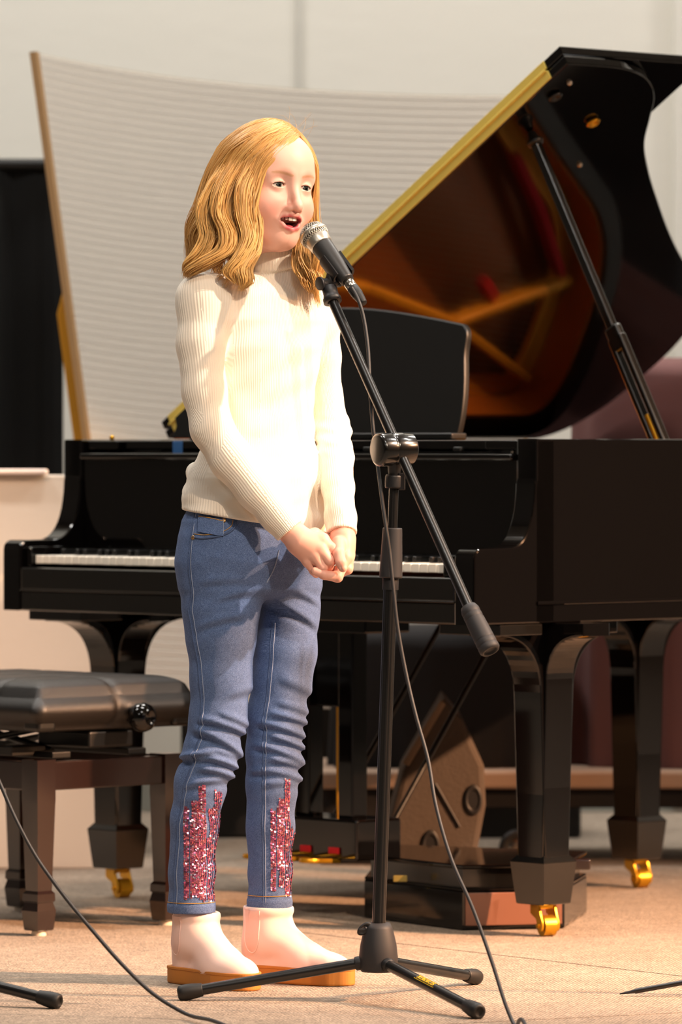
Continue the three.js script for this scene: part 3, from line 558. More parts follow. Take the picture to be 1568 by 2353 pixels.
// ---------------------------------------------------------------- microphone stands
function tripod(parent, base, yaw, r, hubTop, withLabel) {                     // base: the floor point under the hub
  const H = base, hub = V(H.x, 0.075, H.z);
  mesh('hub', lathe([[0.0, 0.052], [0.03, 0.052], [0.0335, 0.056], [0.0345, 0.078], [0.032, 0.1], [0.0255, 0.128], [0.0205, 0.138], [0.0, 0.138]], 36).translate(H.x, 0, H.z), M.plasticGrey, parent);
  for (let i = 0; i < 3; i++) {
    const a = yaw + i * Math.PI * 2 / 3, ux = Math.cos(a), uz = -Math.sin(a);
    const p0 = V(H.x + ux * 0.026, 0.068, H.z + uz * 0.026), p1 = V(H.x + ux * r, 0.0148, H.z + uz * r);
    const leg = mesh('leg', rod(p0, p1, 0.0098, 0.0098, 22), M.tube, parent);
    const dir = p1.clone().sub(p0).normalize(), c0 = p1.clone().addScaledVector(dir, -0.028);
    mesh('rubber_foot', along(lathe([[0.0101, 0], [0.0118, 0.001], [0.0142, 0.02], [0.0146, 0.034], [0.0132, 0.042], [0.0085, 0.045], [0.008, 0.041], [0, 0.041]], 22), c0, p1), M.rubber, leg);
    mesh('collar', along(lathe([[0.0099, 0], [0.0125, 0], [0.0125, 0.014], [0.0099, 0.016]], 20), p0, p1), M.plastic, leg);
    if (withLabel === i) leg.userData.label = 'leg with the yellow printed label';
  }
}
const stand = thing('microphone_stand', 'black boom microphone stand in front of the singer', 'microphone stand');
const SB = floorAt(870, 2300), SD = -SB.z;
{
  tripod(stand, SB, Math.PI - 0.02, 0.338, 0.14, 2);
  const base = V(SB.x, 0.12, SB.z), topP = at(907, 1080, SD - 0.004), on = py => { const y = at(890, py, SD).y, t = (y - base.y) / (topP.y - base.y); return base.clone().lerp(topP, t); };
  // fluted lower tube
  const flute = (a, b, r, n) => { const l = a.distanceTo(b), s = new THREE.Shape(), k = n * 6; for (let i = 0; i < k; i++) { const th = i / k * Math.PI * 2, q = r * (1 - 0.05 * Math.max(0, Math.cos(th * n))); i ? s.lineTo(q * Math.cos(th), q * Math.sin(th)) : s.moveTo(q, 0); } s.closePath(); return along(new THREE.ExtrudeGeometry(s, { depth: l, bevelEnabled: false }).rotateX(-Math.PI / 2), a, b); };
  mesh('lower_tube', flute(base, on(1345), 0.0122, 10), M.tube, stand);
  mesh('upper_tube', flute(on(1345), on(1100), 0.0088, 8), M.tube, stand);
  const g0 = on(1328), g1 = on(1213);
  mesh('height_clutch', [along(lathe([[0.009, 0], [0.0195, 0], [0.0205, 0.003], [0.0172, g0.distanceTo(g1) - 0.002], [0.0165, g0.distanceTo(g1)], [0.0088, g0.distanceTo(g1)]], 32), g0, g1)], M.plasticGrey, stand);
  mesh('clutch_ring', along(lathe([[0.012, 0], [0.0142, 0], [0.0142, 0.02], [0.012, 0.021]], 28), on(1355), on(1300)), M.plastic, stand);
  const k0 = on(1122), k1 = on(1092);
  mesh('neck_clip', [along(lathe([[0.0088, 0], [0.015, 0], [0.016, 0.003], [0.016, 0.02], [0.0145, 0.024], [0.0088, 0.024]], 24), k0, k1), box(0.012, 0.03, 0.014, k0.x + 0.014, k0.y + 0.012, k0.z + 0.004, 0.002)], M.plastic, stand);
  // wing knob at the hub
  const wk = at(838, 2134, SD - 0.012);
  mesh('wing_knob', [rod(V(SB.x, wk.y - 0.004, SB.z), wk, 0.005), new THREE.TorusGeometry(0.008, 0.0032, 8, 18).scale(1.4, 0.8, 1).rotateZ(0.7).translate(wk.x, wk.y, wk.z), box(0.02, 0.009, 0.007, wk.x - 0.002, wk.y - 0.003, wk.z, 0.003).translate(0, 0, 0)], M.plastic, stand);
  // boom with clamp and counterweight
  const b0 = at(764, 690, 9.735), b1 = at(1082, 1405, 9.452), b2 = at(1128, 1497, 9.415);
  mesh('boom_tube', [rod(b0, b1, 0.0092, 0.0092, 24)], M.tube, stand);
  const cl = b1.distanceTo(b2);
  mesh('counterweight', along(lathe([[0.009, -0.012], [0.0135, -0.01], [0.0165, -0.002], [0.0166, 0.004], [0.0158, 0.005], [0.0158, 0.007], [0.0168, 0.008], [0.0168, 0.014], [0.016, 0.015], [0.016, 0.017], [0.017, 0.018], [0.0182, cl - 0.026], [0.0172, cl - 0.025], [0.0172, cl - 0.023], [0.0184, cl - 0.022], [0.0184, cl - 0.015], [0.0174, cl - 0.014], [0.0174, cl - 0.012], [0.0186, cl - 0.011], [0.0186, cl - 0.004], [0.016, cl], [0.013, cl], [0.012, cl - 0.004], [0, cl - 0.004]], 30), b1, b2), M.plasticGrey, stand);
  const ca = at(866, 1034, SD - 0.03), cb = at(948, 1031, SD + 0.005);        // clutch axis
  const L = ca.distanceTo(cb);
  const dish = lathe([[0, 0], [0.024, 0], [0.0285, 0.003], [0.0295, 0.008], [0.0295, 0.026], [0.0275, 0.029], [0.0275, 0.033], [0.029, 0.034], [0.029, 0.05], [0.0275, 0.052], [0.0275, L - 0.004], [0.023, L], [0, L]], 40);
  mesh('boom_clutch', [along(dish, ca, cb)], M.lacquerWorn, stand);
  const cm = ca.clone().lerp(cb, 0.5);
  mesh('clutch_yoke', [along(lathe([[0.0085, 0], [0.0105, 0.004], [0.012, 0.02], [0.016, 0.03], [0.018, 0.04]], 24), on(1094), cm.clone())], M.plastic, stand);
  // clip that holds the microphone
  const j0 = at(757, 662, 9.745), fl = at(764, 690, 9.735);
  mesh('clip_joint', [along(lathe([[0.0095, -0.004], [0.0165, -0.004], [0.0165, 0.004], [0.015, 0.006], [0.0135, 0.012], [0.0135, 0.026], [0.0, 0.028]], 24), fl, j0), rod(at(734, 652, 9.74), at(778, 646, 9.76), 0.0085, 0.0085, 20), along(lathe([[0, 0], [0.012, 0], [0.0125, 0.003], [0.0118, 0.006], [0, 0.006]], 22), at(733, 652, 9.738), at(778, 646, 9.76)), along(lathe([[0, 0], [0.0115, 0], [0.0115, 0.005], [0, 0.005]], 22), at(775, 646, 9.758), at(820, 640, 9.78))], M.plastic, stand);
}
// microphone: ball grille of woven wire, band, tapered body, plug
const mic = thing('microphone', 'handheld vocal microphone with a silver wire ball grille held in the clip', 'microphone');
const micA = at(722, 541, 9.80), micB = at(799, 646, 9.742);
{
  const up = micB.clone().sub(micA).normalize(), Lm = micA.distanceTo(micB), w = g => along(g, micA, micB);
  M.grille = mat(0xcfc8bb, 0.34, { metalness: 0.9 });
  const R = 0.0262, wires = [];
  const ball = (th, ph) => { const s = Math.sin(ph), y = -R * 0.92 * Math.cos(ph); return V(R * s * Math.cos(th), y < 0 ? y * 0.95 : y, R * s * Math.sin(th)); };
  for (let i = 0; i < 34; i++) for (const s of [-1, 1]) { const pts = []; for (let k = 0; k <= 14; k++) { const t = k / 14; pts.push(ball(i / 34 * Math.PI * 2 + s * t * 0.9, 0.3 + t * 1.9)); } wires.push(new THREE.TubeGeometry(new THREE.CatmullRomCurve3(pts), 16, 0.00055, 4)); }
  for (let i = 0; i < 12; i++) for (const s of [-1, 1]) { const pts = []; for (let k = 0; k <= 5; k++) { const t = k / 5; pts.push(ball(i / 12 * Math.PI * 2 + s * t * 0.8, 0.02 + t * 0.3)); } wires.push(new THREE.TubeGeometry(new THREE.CatmullRomCurve3(pts), 6, 0.00055, 4)); }
  const grille = mesh('grille', w(merge(wires)), M.grille, mic);
  mesh('foam', w(new THREE.SphereGeometry(R * 0.94, 32, 24)), mat(0x5a554e, 0.9), grille);
  mesh('grille_band', w(lathe([[0.0255, -0.004], [0.0272, -0.003], [0.0272, 0.002], [0.0258, 0.003]], 40)), M.grille, grille);
  mesh('grille_neck', w(lathe([[0.0225, 0.008], [0.023, 0.014], [0.0218, 0.026], [0.0195, 0.028]], 36)), M.grille, grille);
  const b0 = 0.024;
  mesh('body', w(lathe([[0.0, b0], [0.0192, b0], [0.0198, b0 + 0.004], [0.0188, b0 + 0.03], [0.0172, b0 + 0.055], [0.0132, Lm - 0.006], [0.0128, Lm], [0, Lm]], 36)), mat(0x2a2a2b, 0.4), mic);
  mesh('plug_sleeve', w(lathe([[0, Lm], [0.0102, Lm], [0.0102, Lm + 0.019], [0, Lm + 0.019]], 28)), M.chrome, mic);
  mesh('plug_boot', w(lathe([[0, Lm + 0.018], [0.0106, Lm + 0.018], [0.0106, Lm + 0.036], [0.0092, Lm + 0.038], [0.0096, Lm + 0.041], [0.0072, Lm + 0.055], [0.0058, Lm + 0.058], [0, Lm + 0.058]], 24)), M.rubber, mic);
  // the clip grips the body: two jaws
  const jaw = new THREE.Shape(); jaw.absarc(0, 0, 0.0212, -0.55, Math.PI + 0.55, false); jaw.absarc(0, 0, 0.0182, Math.PI + 0.55, -0.55, true); jaw.closePath();
  const ring = new THREE.ExtrudeGeometry(jaw, { depth: 0.046, bevelEnabled: true, bevelThickness: 0.0015, bevelSize: 0.001, bevelSegments: 2, curveSegments: 30 }).rotateX(-Math.PI / 2).rotateY(-2.0).translate(0, 0.058, 0);
  const toStand = w(ring); const arm0 = micA.clone().lerp(micB, 0.62), arm1 = at(757, 650, 9.75);
  mesh('microphone_clip', [toStand, along(lathe([[0, 0], [0.012, 0], [0.009, 0.02], [0.009, arm0.distanceTo(arm1)], [0, arm0.distanceTo(arm1)]], 20), arm0, arm1)], M.plastic, stand);
}
{ // label on the leg pointing to the front right
  const font = await new FontLoader().loadAsync('fonts/droid/droid_sans_bold.typeface.json');
  const yaw = Math.PI - 0.02 + 4 * Math.PI / 3;
  let a = null; for (let i = 0; i < 3; i++) { const q = Math.PI - 0.02 + i * Math.PI * 2 / 3, ux = Math.cos(q), uz = -Math.sin(q); if (ux > 0 && uz > 0) a = [ux, uz]; }
  const p0 = V(SB.x + a[0] * 0.026, 0.068, SB.z + a[1] * 0.026), p1 = V(SB.x + a[0] * 0.338, 0.0148, SB.z + a[1] * 0.338);
  const X = p1.clone().sub(p0).normalize(), side = V(0, 1, 0).cross(X).normalize(), up = X.clone().cross(side).normalize();
  const cam = V(0, 0.35, 1); cam.addScaledVector(X, -cam.dot(X)).normalize(); const out = up.clone().multiplyScalar(0.75).addScaledVector(cam, 0.66).normalize(); const Y = out.clone().cross(X).normalize();
  const bend = (g, cx) => { const p = g.attributes.position; for (let i = 0; i < p.count; i++) { const x = p.getX(i), y = p.getY(i), z = p.getZ(i), th = y / 0.0099, r = 0.0099 + z; const q = p0.clone().addScaledVector(X, cx + x).addScaledVector(out, r * Math.cos(th)).addScaledVector(Y, r * Math.sin(th)); p.setXYZ(i, q.x, q.y, q.z); } g.computeVertexNormals(); return g; };
  const t = new TextGeometry('HERCULES', { font, size: 0.0075, depth: 0.0004, curveSegments: 4 }); t.computeBoundingBox(); const tw = t.boundingBox.max.x; t.scale(0.058 / tw, 1, 1).translate(-0.029, -0.00375, 0);
  const fr = [box(0.066, 0.0009, 0.0005, 0, 0.0062, 0.0002, 0.0001), box(0.066, 0.0009, 0.0005, 0, -0.0062, 0.0002, 0.0001), box(0.0009, 0.0124, 0.0005, -0.033, 0, 0.0002, 0.0001), box(0.0009, 0.0124, 0.0005, 0.033, 0, 0.0002, 0.0001)];
  const lab = mesh('leg_label', bend(merge([t, ...fr]), 0.15), mat(0xf2c600, 0.5), stand);
}
// cable of the singer's microphone
{
  const C = [[813, 668, 9.715], [826, 695, 9.705], [836, 730, 9.70], [846, 800, 9.685], [851, 900, 9.66], [858, 985, 9.645], [866, 1050, 9.64], [876, 1130, 9.60], [886, 1200, 9.572], [895, 1262, 9.562], [903, 1340, 9.556], [914, 1440, 9.55], [932, 1540, 9.54], [955, 1640, 9.52], [984, 1745, 9.495], [1002, 1850, 9.46], [1038, 1975, 9.41], [1086, 2085, 9.36], [1131, 2210, 9.30], [1163, 2310, 9.245], [1181, 2353, 9.215]].map(p => at(...p));
  C.push(floorAt(1200, 2385).setY(0.03), floorAt(1250, 2420).setY(0.006), floorAt(1420, 2450).setY(0.0045), floorAt(1800, 2460).setY(0.0045));
  C.unshift(C[0].clone().add(V(-0.004, 0.006, 0)));
  tag(mesh('microphone_cable', tube(C, 0.0034, 200, 10), mat(0x2b2a2c, 0.5)), 'thin dark cable hanging from the singer\'s microphone down to the carpet', 'cable');
  const D = [[-238, 480, 9.66], [-225, 600, 9.6], [-200, 1000, 9.56], [-150, 1350, 9.5], [-60, 1660, 9.46], [0, 1800, 9.44], [40, 1890, 9.42], [85, 1972, 9.41], [150, 2062, 9.39], [210, 2135, 9.37], [280, 2215, 9.35], [350, 2282, 9.33], [420, 2326, 9.30]].map(p => at(...p));
  D.push(floorAt(490, 2362).setY(0.012), floorAt(620, 2400).setY(0.0045), floorAt(900, 2450).setY(0.0045));
  tag(mesh('microphone_cable', tube(D, 0.0034, 220, 10), mat(0x2b2a2c, 0.5)), 'dark cable sagging down across the lower left in front of the bench', 'cable');
}
// second stand, mostly beyond the left edge
{
  const tip = floorAt(128, 2318), yaw = Math.atan2(-(0.15), 0.302), hub = V(tip.x - 0.302, 0, tip.z - 0.15);
  const s2 = thing('microphone_stand', 'black microphone stand at the left edge, only one tripod foot in view', 'microphone stand');
  tripod(s2, hub, Math.atan2(-(tip.z - hub.z), tip.x - hub.x), 0.33, 0.14, -1);
  mesh('lower_tube', rod(V(hub.x, 0.12, hub.z), V(hub.x, 0.85, hub.z), 0.0122), M.tube, s2);
  mesh('upper_tube', rod(V(hub.x, 0.85, hub.z), V(hub.x, 1.45, hub.z), 0.0088), M.tube, s2);
}
// foot of a folding music stand at the right edge
{
  const ms = thing('music_stand', 'black folding music stand at the right edge, only the tip of one leg in view', 'music stand');
  const tip = floorAt(1424, 2289), c = V(tip.x + 0.3, 0, tip.z + 0.02);
  for (let i = 0; i < 3; i++) { const a = Math.atan2(-(tip.z - c.z), tip.x - c.x) + i * 2.0944, p = V(c.x + 0.3 * Math.cos(a), 0.004, c.z - 0.3 * Math.sin(a)), q = V(c.x, 0.06, c.z), m = p.clone().lerp(q, 0.09); mesh('leg', [rod(p, m, 0.0012, 0.0036, 10), rod(m, q, 0.0048, 0.0048, 12)], M.tube, ms); }
  mesh('post', rod(V(c.x, 0.05, c.z), V(c.x, 1.0, c.z), 0.009), M.tube, ms);
  mesh('folded_desk', box(0.05, 0.34, 0.03, c.x, 1.12, c.z, 0.004), M.satin, ms);
}
// ---------------------------------------------------------------- fields and their surfaces
const smin = (a, b, k) => { if (k <= 0) return Math.min(a, b); const h = Math.max(k - Math.abs(a - b), 0) / k; return Math.min(a, b) - h * h * k * 0.25; };
const smax = (a, b, k) => -smin(-a, -b, k);
function cone(x, y, z, s) {                                                   // s: ax ay az ra bx by bz rb
  const bx = s[4] - s[0], by = s[5] - s[1], bz = s[6] - s[2], px = x - s[0], py = y - s[1], pz = z - s[2];
  const t = clamp((px * bx + py * by + pz * bz) / (bx * bx + by * by + bz * bz + 1e-12), 0, 1);
  const qx = px - bx * t, qy = py - by * t, qz = pz - bz * t;
  return Math.sqrt(qx * qx + qy * qy + qz * qz) - (s[3] + (s[7] - s[3]) * t);
}
const ell = (x, y, z, cx, cy, cz, a, b, c) => { const u = (x - cx) / a, v = (y - cy) / b, w = (z - cz) / c, k = Math.sqrt(u * u + v * v + w * w), g = Math.sqrt(u * u / (a * a) + v * v / (b * b) + w * w / (c * c)); return g < 1e-9 ? -Math.min(a, b, c) : k * (k - 1) / g; };
const ball = (x, y, z, cx, cy, cz, r) => Math.sqrt((x - cx) ** 2 + (y - cy) ** 2 + (z - cz) ** 2) - r;
const chain = (nodes) => { const out = []; for (let i = 0; i + 1 < nodes.length; i++) { const a = nodes[i], b = nodes[i + 1]; out.push([a[0].x, a[0].y, a[0].z, a[1], b[0].x, b[0].y, b[0].z, b[1]]); } return out; };
function surface(f, lo, hi, h) {                                              // surface nets with normals from the field
  const nx = Math.ceil((hi[0] - lo[0]) / h) + 1, ny = Math.ceil((hi[1] - lo[1]) / h) + 1, nz = Math.ceil((hi[2] - lo[2]) / h) + 1;
  const F = new Float32Array(nx * ny * nz), I = (i, j, k) => (k * ny + j) * nx + i;
  // coarse pass skips cells far from the surface
  const S = 4, far = h * S * 1.9;
  for (let k = 0; k < nz; k += S) for (let j = 0; j < ny; j += S) for (let i = 0; i < nx; i += S) {
    const ci = Math.min(i + S / 2, nx - 1), cj = Math.min(j + S / 2, ny - 1), ck = Math.min(k + S / 2, nz - 1), d = f(lo[0] + ci * h, lo[1] + cj * h, lo[2] + ck * h);
    const skip = Math.abs(d) > far * 1.6;
    for (let c = k; c < Math.min(k + S, nz); c++) for (let b = j; b < Math.min(j + S, ny); b++) for (let a = i; a < Math.min(i + S, nx); a++) F[I(a, b, c)] = skip ? d : f(lo[0] + a * h, lo[1] + b * h, lo[2] + c * h);
  }
  const vid = new Int32Array(nx * ny * nz).fill(-1), pos = [], idx = [];
  const E = [[0, 1], [0, 2], [0, 4], [1, 3], [1, 5], [2, 3], [2, 6], [3, 7], [4, 5], [4, 6], [5, 7], [6, 7]];
  for (let k = 0; k < nz - 1; k++) for (let j = 0; j < ny - 1; j++) for (let i = 0; i < nx - 1; i++) {
    const v = [F[I(i, j, k)], F[I(i + 1, j, k)], F[I(i, j + 1, k)], F[I(i + 1, j + 1, k)], F[I(i, j, k + 1)], F[I(i + 1, j, k + 1)], F[I(i, j + 1, k + 1)], F[I(i + 1, j + 1, k + 1)]];
    let neg = 0; for (const q of v) if (q < 0) neg++;
    if (neg === 0 || neg === 8) continue;
    let x = 0, y = 0, z = 0, n = 0;
    for (const [a, b] of E) if ((v[a] < 0) !== (v[b] < 0)) { const t = v[a] / (v[a] - v[b]); x += lerp(a & 1, b & 1, t); y += lerp(a >> 1 & 1, b >> 1 & 1, t); z += lerp(a >> 2, b >> 2, t); n++; }
    vid[I(i, j, k)] = pos.length / 3; pos.push(lo[0] + (i + x / n) * h, lo[1] + (j + y / n) * h, lo[2] + (k + z / n) * h);
  }
  const quad = (a, b, c, d, flip) => { if (a < 0 || b < 0 || c < 0 || d < 0) return; flip ? idx.push(a, c, b, a, d, c) : idx.push(a, b, c, a, c, d); };
  for (let k = 1; k < nz - 1; k++) for (let j = 1; j < ny - 1; j++) for (let i = 1; i < nx - 1; i++) {
    const s = F[I(i, j, k)] < 0;
    if (s !== (F[I(i + 1, j, k)] < 0)) quad(vid[I(i, j - 1, k - 1)], vid[I(i, j, k - 1)], vid[I(i, j, k)], vid[I(i, j - 1, k)], !s);
    if (s !== (F[I(i, j + 1, k)] < 0)) quad(vid[I(i - 1, j, k - 1)], vid[I(i - 1, j, k)], vid[I(i, j, k)], vid[I(i, j, k - 1)], !s);
    if (s !== (F[I(i, j, k + 1)] < 0)) quad(vid[I(i - 1, j - 1, k)], vid[I(i, j - 1, k)], vid[I(i, j, k)], vid[I(i - 1, j, k)], !s);
  }
  const nor = new Float32Array(pos.length), e = h * 0.35;
  for (let q = 0; q < pos.length; q += 3) {
    let [x, y, z] = [pos[q], pos[q + 1], pos[q + 2]];
    let gx = f(x + e, y, z) - f(x - e, y, z), gy = f(x, y + e, z) - f(x, y - e, z), gz = f(x, y, z + e) - f(x, y, z - e), l = Math.hypot(gx, gy, gz) || 1;
    const d = clamp(f(x, y, z) / (l / (2 * e)), -h * 0.5, h * 0.5); gx /= l; gy /= l; gz /= l;
    pos[q] = x - gx * d; pos[q + 1] = y - gy * d; pos[q + 2] = z - gz * d; nor[q] = gx; nor[q + 1] = gy; nor[q + 2] = gz;
  }
  const g = new THREE.BufferGeometry();
  g.setAttribute('position', new THREE.Float32BufferAttribute(pos, 3)); g.setAttribute('normal', new THREE.BufferAttribute(nor, 3)); g.setIndex(idx);
  return g;
}
function paint(g, fn) { const p = g.attributes.position, n = g.attributes.normal, c = new Float32Array(p.count * 3), col = new THREE.Color(); for (let i = 0; i < p.count; i++) { fn(col, p.getX(i), p.getY(i), p.getZ(i), n ? n.getZ(i) : 0); c[i * 3] = col.r; c[i * 3 + 1] = col.g; c[i * 3 + 2] = col.b; } g.setAttribute('color', new THREE.BufferAttribute(c, 3)); return g; }
// texture coordinates in metres round the nearest limb; limbs: {a, b, r, key}
function wrapUv(geo, limbs) {
  const g = geo.index ? geo.toNonIndexed() : geo, p = g.attributes.position, uv = new Float32Array(p.count * 2);
  for (const l of limbs) { l.d = l.b.clone().sub(l.a); l.len = l.d.length(); l.d.normalize(); l.u = (Math.abs(l.d.y) > 0.95 ? V(0, 0, -1) : V(0, 0, -1)).sub(l.d.clone().multiplyScalar(-l.d.z)).normalize(); l.w = l.d.clone().cross(l.u); }
  const q = V(0, 0, 0);
  const near = () => { let best = null, bd = 1e9; for (const l of limbs) { const r = q.clone().sub(l.a), t = clamp(r.dot(l.d), -0.02, l.len + 0.02), d = r.addScaledVector(l.d, -t).length() - l.r; if (d < bd) { bd = d; best = l; } } return best; };
  for (let i = 0; i < p.count; i += 3) {
    q.set((p.getX(i) + p.getX(i + 1) + p.getX(i + 2)) / 3, (p.getY(i) + p.getY(i + 1) + p.getY(i + 2)) / 3, (p.getZ(i) + p.getZ(i + 1) + p.getZ(i + 2)) / 3);
    const l = near(); let first = 0;
    for (let j = 0; j < 3; j++) {
      const r = V(p.getX(i + j), p.getY(i + j), p.getZ(i + j)).sub(l.a); let a = Math.atan2(r.dot(l.w), r.dot(l.u));
      if (j === 0) first = a; else { if (a - first > Math.PI) a -= 2 * Math.PI; if (first - a > Math.PI) a += 2 * Math.PI; }
      uv[(i + j) * 2] = a * l.r; uv[(i + j) * 2 + 1] = r.dot(l.d) + (l.v || 0);
    }
  }
  g.setAttribute('uv', new THREE.BufferAttribute(uv, 2)); return g;
}
// ---------------------------------------------------------------- the singer
const GD = 9.95, J = (px, py, dz) => at(px, py, GD - dz);
const person = thing('person', 'long-haired singer in a cream ribbed turtleneck, jeans with pink sequins and pale pink boots', 'person');
const BY = 40 * Math.PI / 180, BC = Math.cos(BY), BS = Math.sin(BY);
// stacked ellipses of the trunk: pixel row, pixel centre, half width, half depth, forward shift
const stack = rows => { const L = rows.map(([py, px, a, c, fw]) => { const p = J(px, py, 0); return { y: p.y, x: p.x + fw * BS, z: p.z + fw * BC, a, c }; }).sort((p, q) => p.y - q.y);
  return (x, y, z) => {
    let i = 0; while (i < L.length - 2 && y > L[i + 1].y) i++;
    const p = L[i], q = L[i + 1], t = sstep(p.y, q.y, y) * 0.5 + clamp((y - p.y) / (q.y - p.y), 0, 1) * 0.5, a = lerp(p.a, q.a, t), c = lerp(p.c, q.c, t), dx = x - lerp(p.x, q.x, t), dz = z - lerp(p.z, q.z, t);
    const u = dx * BC - dz * BS, w = dx * BS + dz * BC, e = Math.sqrt((u / a) ** 2 + (w / c) ** 2);
    const g = Math.sqrt((u / (a * a)) ** 2 + (w / (c * c)) ** 2);
    return g < 1e-6 ? -c : e * (e - 1) / g;
  }; };
const chainField = (segs, k = 0.012) => (x, y, z) => { let d = 1e9; for (const s of segs) d = smin(d, cone(x, y, z, s), k); return d; };
// ---- sweater
const torso = stack([[620, 640, 0.06, 0.05, -0.01], [690, 612, 0.118, 0.07, -0.012], [740, 600, 0.132, 0.083, -0.004], [800, 596, 0.129, 0.088, 0.002], [870, 593, 0.119, 0.083, 0.004], [940, 592, 0.111, 0.077, 0.004], [1000, 592, 0.115, 0.08, 0.006], [1050, 590, 0.125, 0.088, 0.006], [1100, 586, 0.139, 0.101, 0.004], [1150, 582, 0.147, 0.11, 0.003], [1240, 580, 0.156, 0.119, 0.002]]);
const shR = [J(466, 688, 0.098), 0.0425], shL = [J(735, 727, -0.09), 0.0365], neckB = [J(646, 684, -0.005), 0.046];
const armR = chain([shR, [J(461, 790, 0.116), 0.0425], [J(470, 900, 0.13), 0.0395], [J(487, 985, 0.142), 0.0375], [J(532, 1055, 0.15), 0.0385], [J(590, 1127, 0.156), 0.0355], [J(636, 1182, 0.159), 0.0305], [J(692, 1248, 0.162), 0.0285]]);
const armL = chain([shL, [J(743, 820, -0.098), 0.0315], [J(749, 910, -0.1), 0.0295], [J(763, 990, -0.085), 0.034], [J(771, 1050, -0.03), 0.0325], [J(777, 1120, 0.03), 0.0285], [J(783, 1190, 0.085), 0.0275], [J(789, 1262, 0.14), 0.0285]]);
const cuffR = J(668, 1219, 0.16), cuffRd = armR[6].slice(4, 7).map((v, i) => v - armR[6][i]), cuffL = J(786, 1226, 0.113), cuffLd = armL[6].slice(4, 7).map((v, i) => v - armL[6][i]);
for (const d of [cuffRd, cuffLd]) { const l = Math.hypot(...d); d.forEach((v, i) => d[i] = v / l); }
cuffLd[2] *= 0.55; { const l = Math.hypot(...cuffLd); cuffLd.forEach((v, i) => cuffLd[i] = v / l); }
const yoke = chain([shR, neckB, shL]), hemA = J(412, 1170, 0), hemB = J(745, 1224, 0);
const collar = chain([[J(650, 664, 0), 0.05], [J(643, 635, 0.004), 0.0445], [J(636, 578, 0.008), 0.041]]);
const fold = chain([[J(642, 611, 0.006), 0.0515], [J(636, 577, 0.009), 0.0485]]), collarAx = J(636, 577, 0.009).sub(J(650, 650, 0)).normalize(), collarTop = J(634, 563, 0.01);
const backFold = chain([[J(452, 1086, -0.02), 0.02], [J(462, 1092, 0.05), 0.018], [J(520, 1104, 0.09), 0.008]]), backFold2 = chain([[J(446, 1132, -0.02), 0.022], [J(458, 1138, 0.06), 0.016]]);
const hemCurl = chain([[J(725, 1196, 0.04), 0.014], [J(738, 1212, 0.0), 0.014]]);
const yTop = J(640, 672, 0).y;
function sweaterField(x, y, z) {
  const hy = lerp(hemA.y, hemB.y, clamp((x - hemA.x) / (hemB.x - hemA.x), -0.1, 1.1));
  let t = smax(torso(x, y, z), y - yTop, 0.03);
  const wv = 0.0022 * Math.sin(y * 62 + x * 26 + 2 * Math.sin(x * 31)) * sstep(1.14, 1.0, y) + 0.0012 * Math.sin(y * 120 - x * 60);
  t += wv;
  for (const s of backFold) t = smin(t, cone(x, y, z, s), 0.012);
  for (const s of backFold2) t = smin(t, cone(x, y, z, s), 0.014);
  for (const s of hemCurl) t = smin(t, cone(x, y, z, s), 0.012);
  t = smax(t, hy - y, 0.005);
  let yk = 1e9; for (const s of yoke) yk = smin(yk, cone(x, y, z, s), 0.02);
  t = smin(t, yk, 0.045);
  let c = 1e9; for (const s of collar) c = smin(c, cone(x, y, z, s), 0.01);
  let f = 1e9; for (const s of fold) f = smin(f, cone(x, y, z, s), 0.006);
  const ct = (x - collarTop.x) * collarAx.x + (y - collarTop.y) * collarAx.y + (z - collarTop.z) * collarAx.z;
  f = smax(smax(f, ct, 0.006), -(ct + 0.043), 0.006);
  c = smax(c, ct, 0.006);
  const hole = smax(Math.min(...collar.map(s => cone(x, y, z, s))) + 0.006, -(ct + 0.02), 0.002);
  let d = smin(t, c, 0.01); d = smin(d, f, 0.0015); d = smax(d, -hole, 0.003);
  let aR = 1e9; for (const s of armR) aR = smin(aR, cone(x, y, z, s), 0.012);
  let aL = 1e9; for (const s of armL) aL = smin(aL, cone(x, y, z, s), 0.012);
  aL += 0.0016 * Math.sin(y * 260 + x * 40) * sstep(0.06, 0, Math.abs(y - J(0, 1000, 0).y)) ;
  const cr = (x - cuffR.x) * cuffRd[0] + (y - cuffR.y) * cuffRd[1] + (z - cuffR.z) * cuffRd[2], cl = (x - cuffL.x) * cuffLd[0] + (y - cuffL.y) * cuffLd[1] + (z - cuffL.z) * cuffLd[2];
  aR = smax(aR, cr, 0.003); aL = smax(aL, cl, 0.003);
  const ya = sstep(J(0, 860, 0).y, J(0, 720, 0).y, y);
  d = smin(d, aR, lerp(0.004, 0.03, ya)); d = smin(d, aL, lerp(0.004, 0.022, ya));
  return d;
}
const bounds = (pts, m) => { const b = new THREE.Box3().setFromPoints(pts).expandByScalar(m); return [b.min.toArray(), b.max.toArray()]; };
const knit = texture(512, grey((u, v) => 0.5 + 0.38 * Math.cos(u * 32 * Math.PI * 2) + 0.1 * (tileNoise(u, v * 2, 256, G1) - 0.5) + 0.06 * Math.cos(v * 96 * Math.PI * 2 + Math.cos(u * 32 * Math.PI * 2) * 2)), false);
M.knit = mat(0xf1e9dc, 0.92, { bumpMap: knit, bumpScale: 0.0006, sheen: 0.3, sheenRoughness: 0.7, sheenColor: 0xfff2dd });
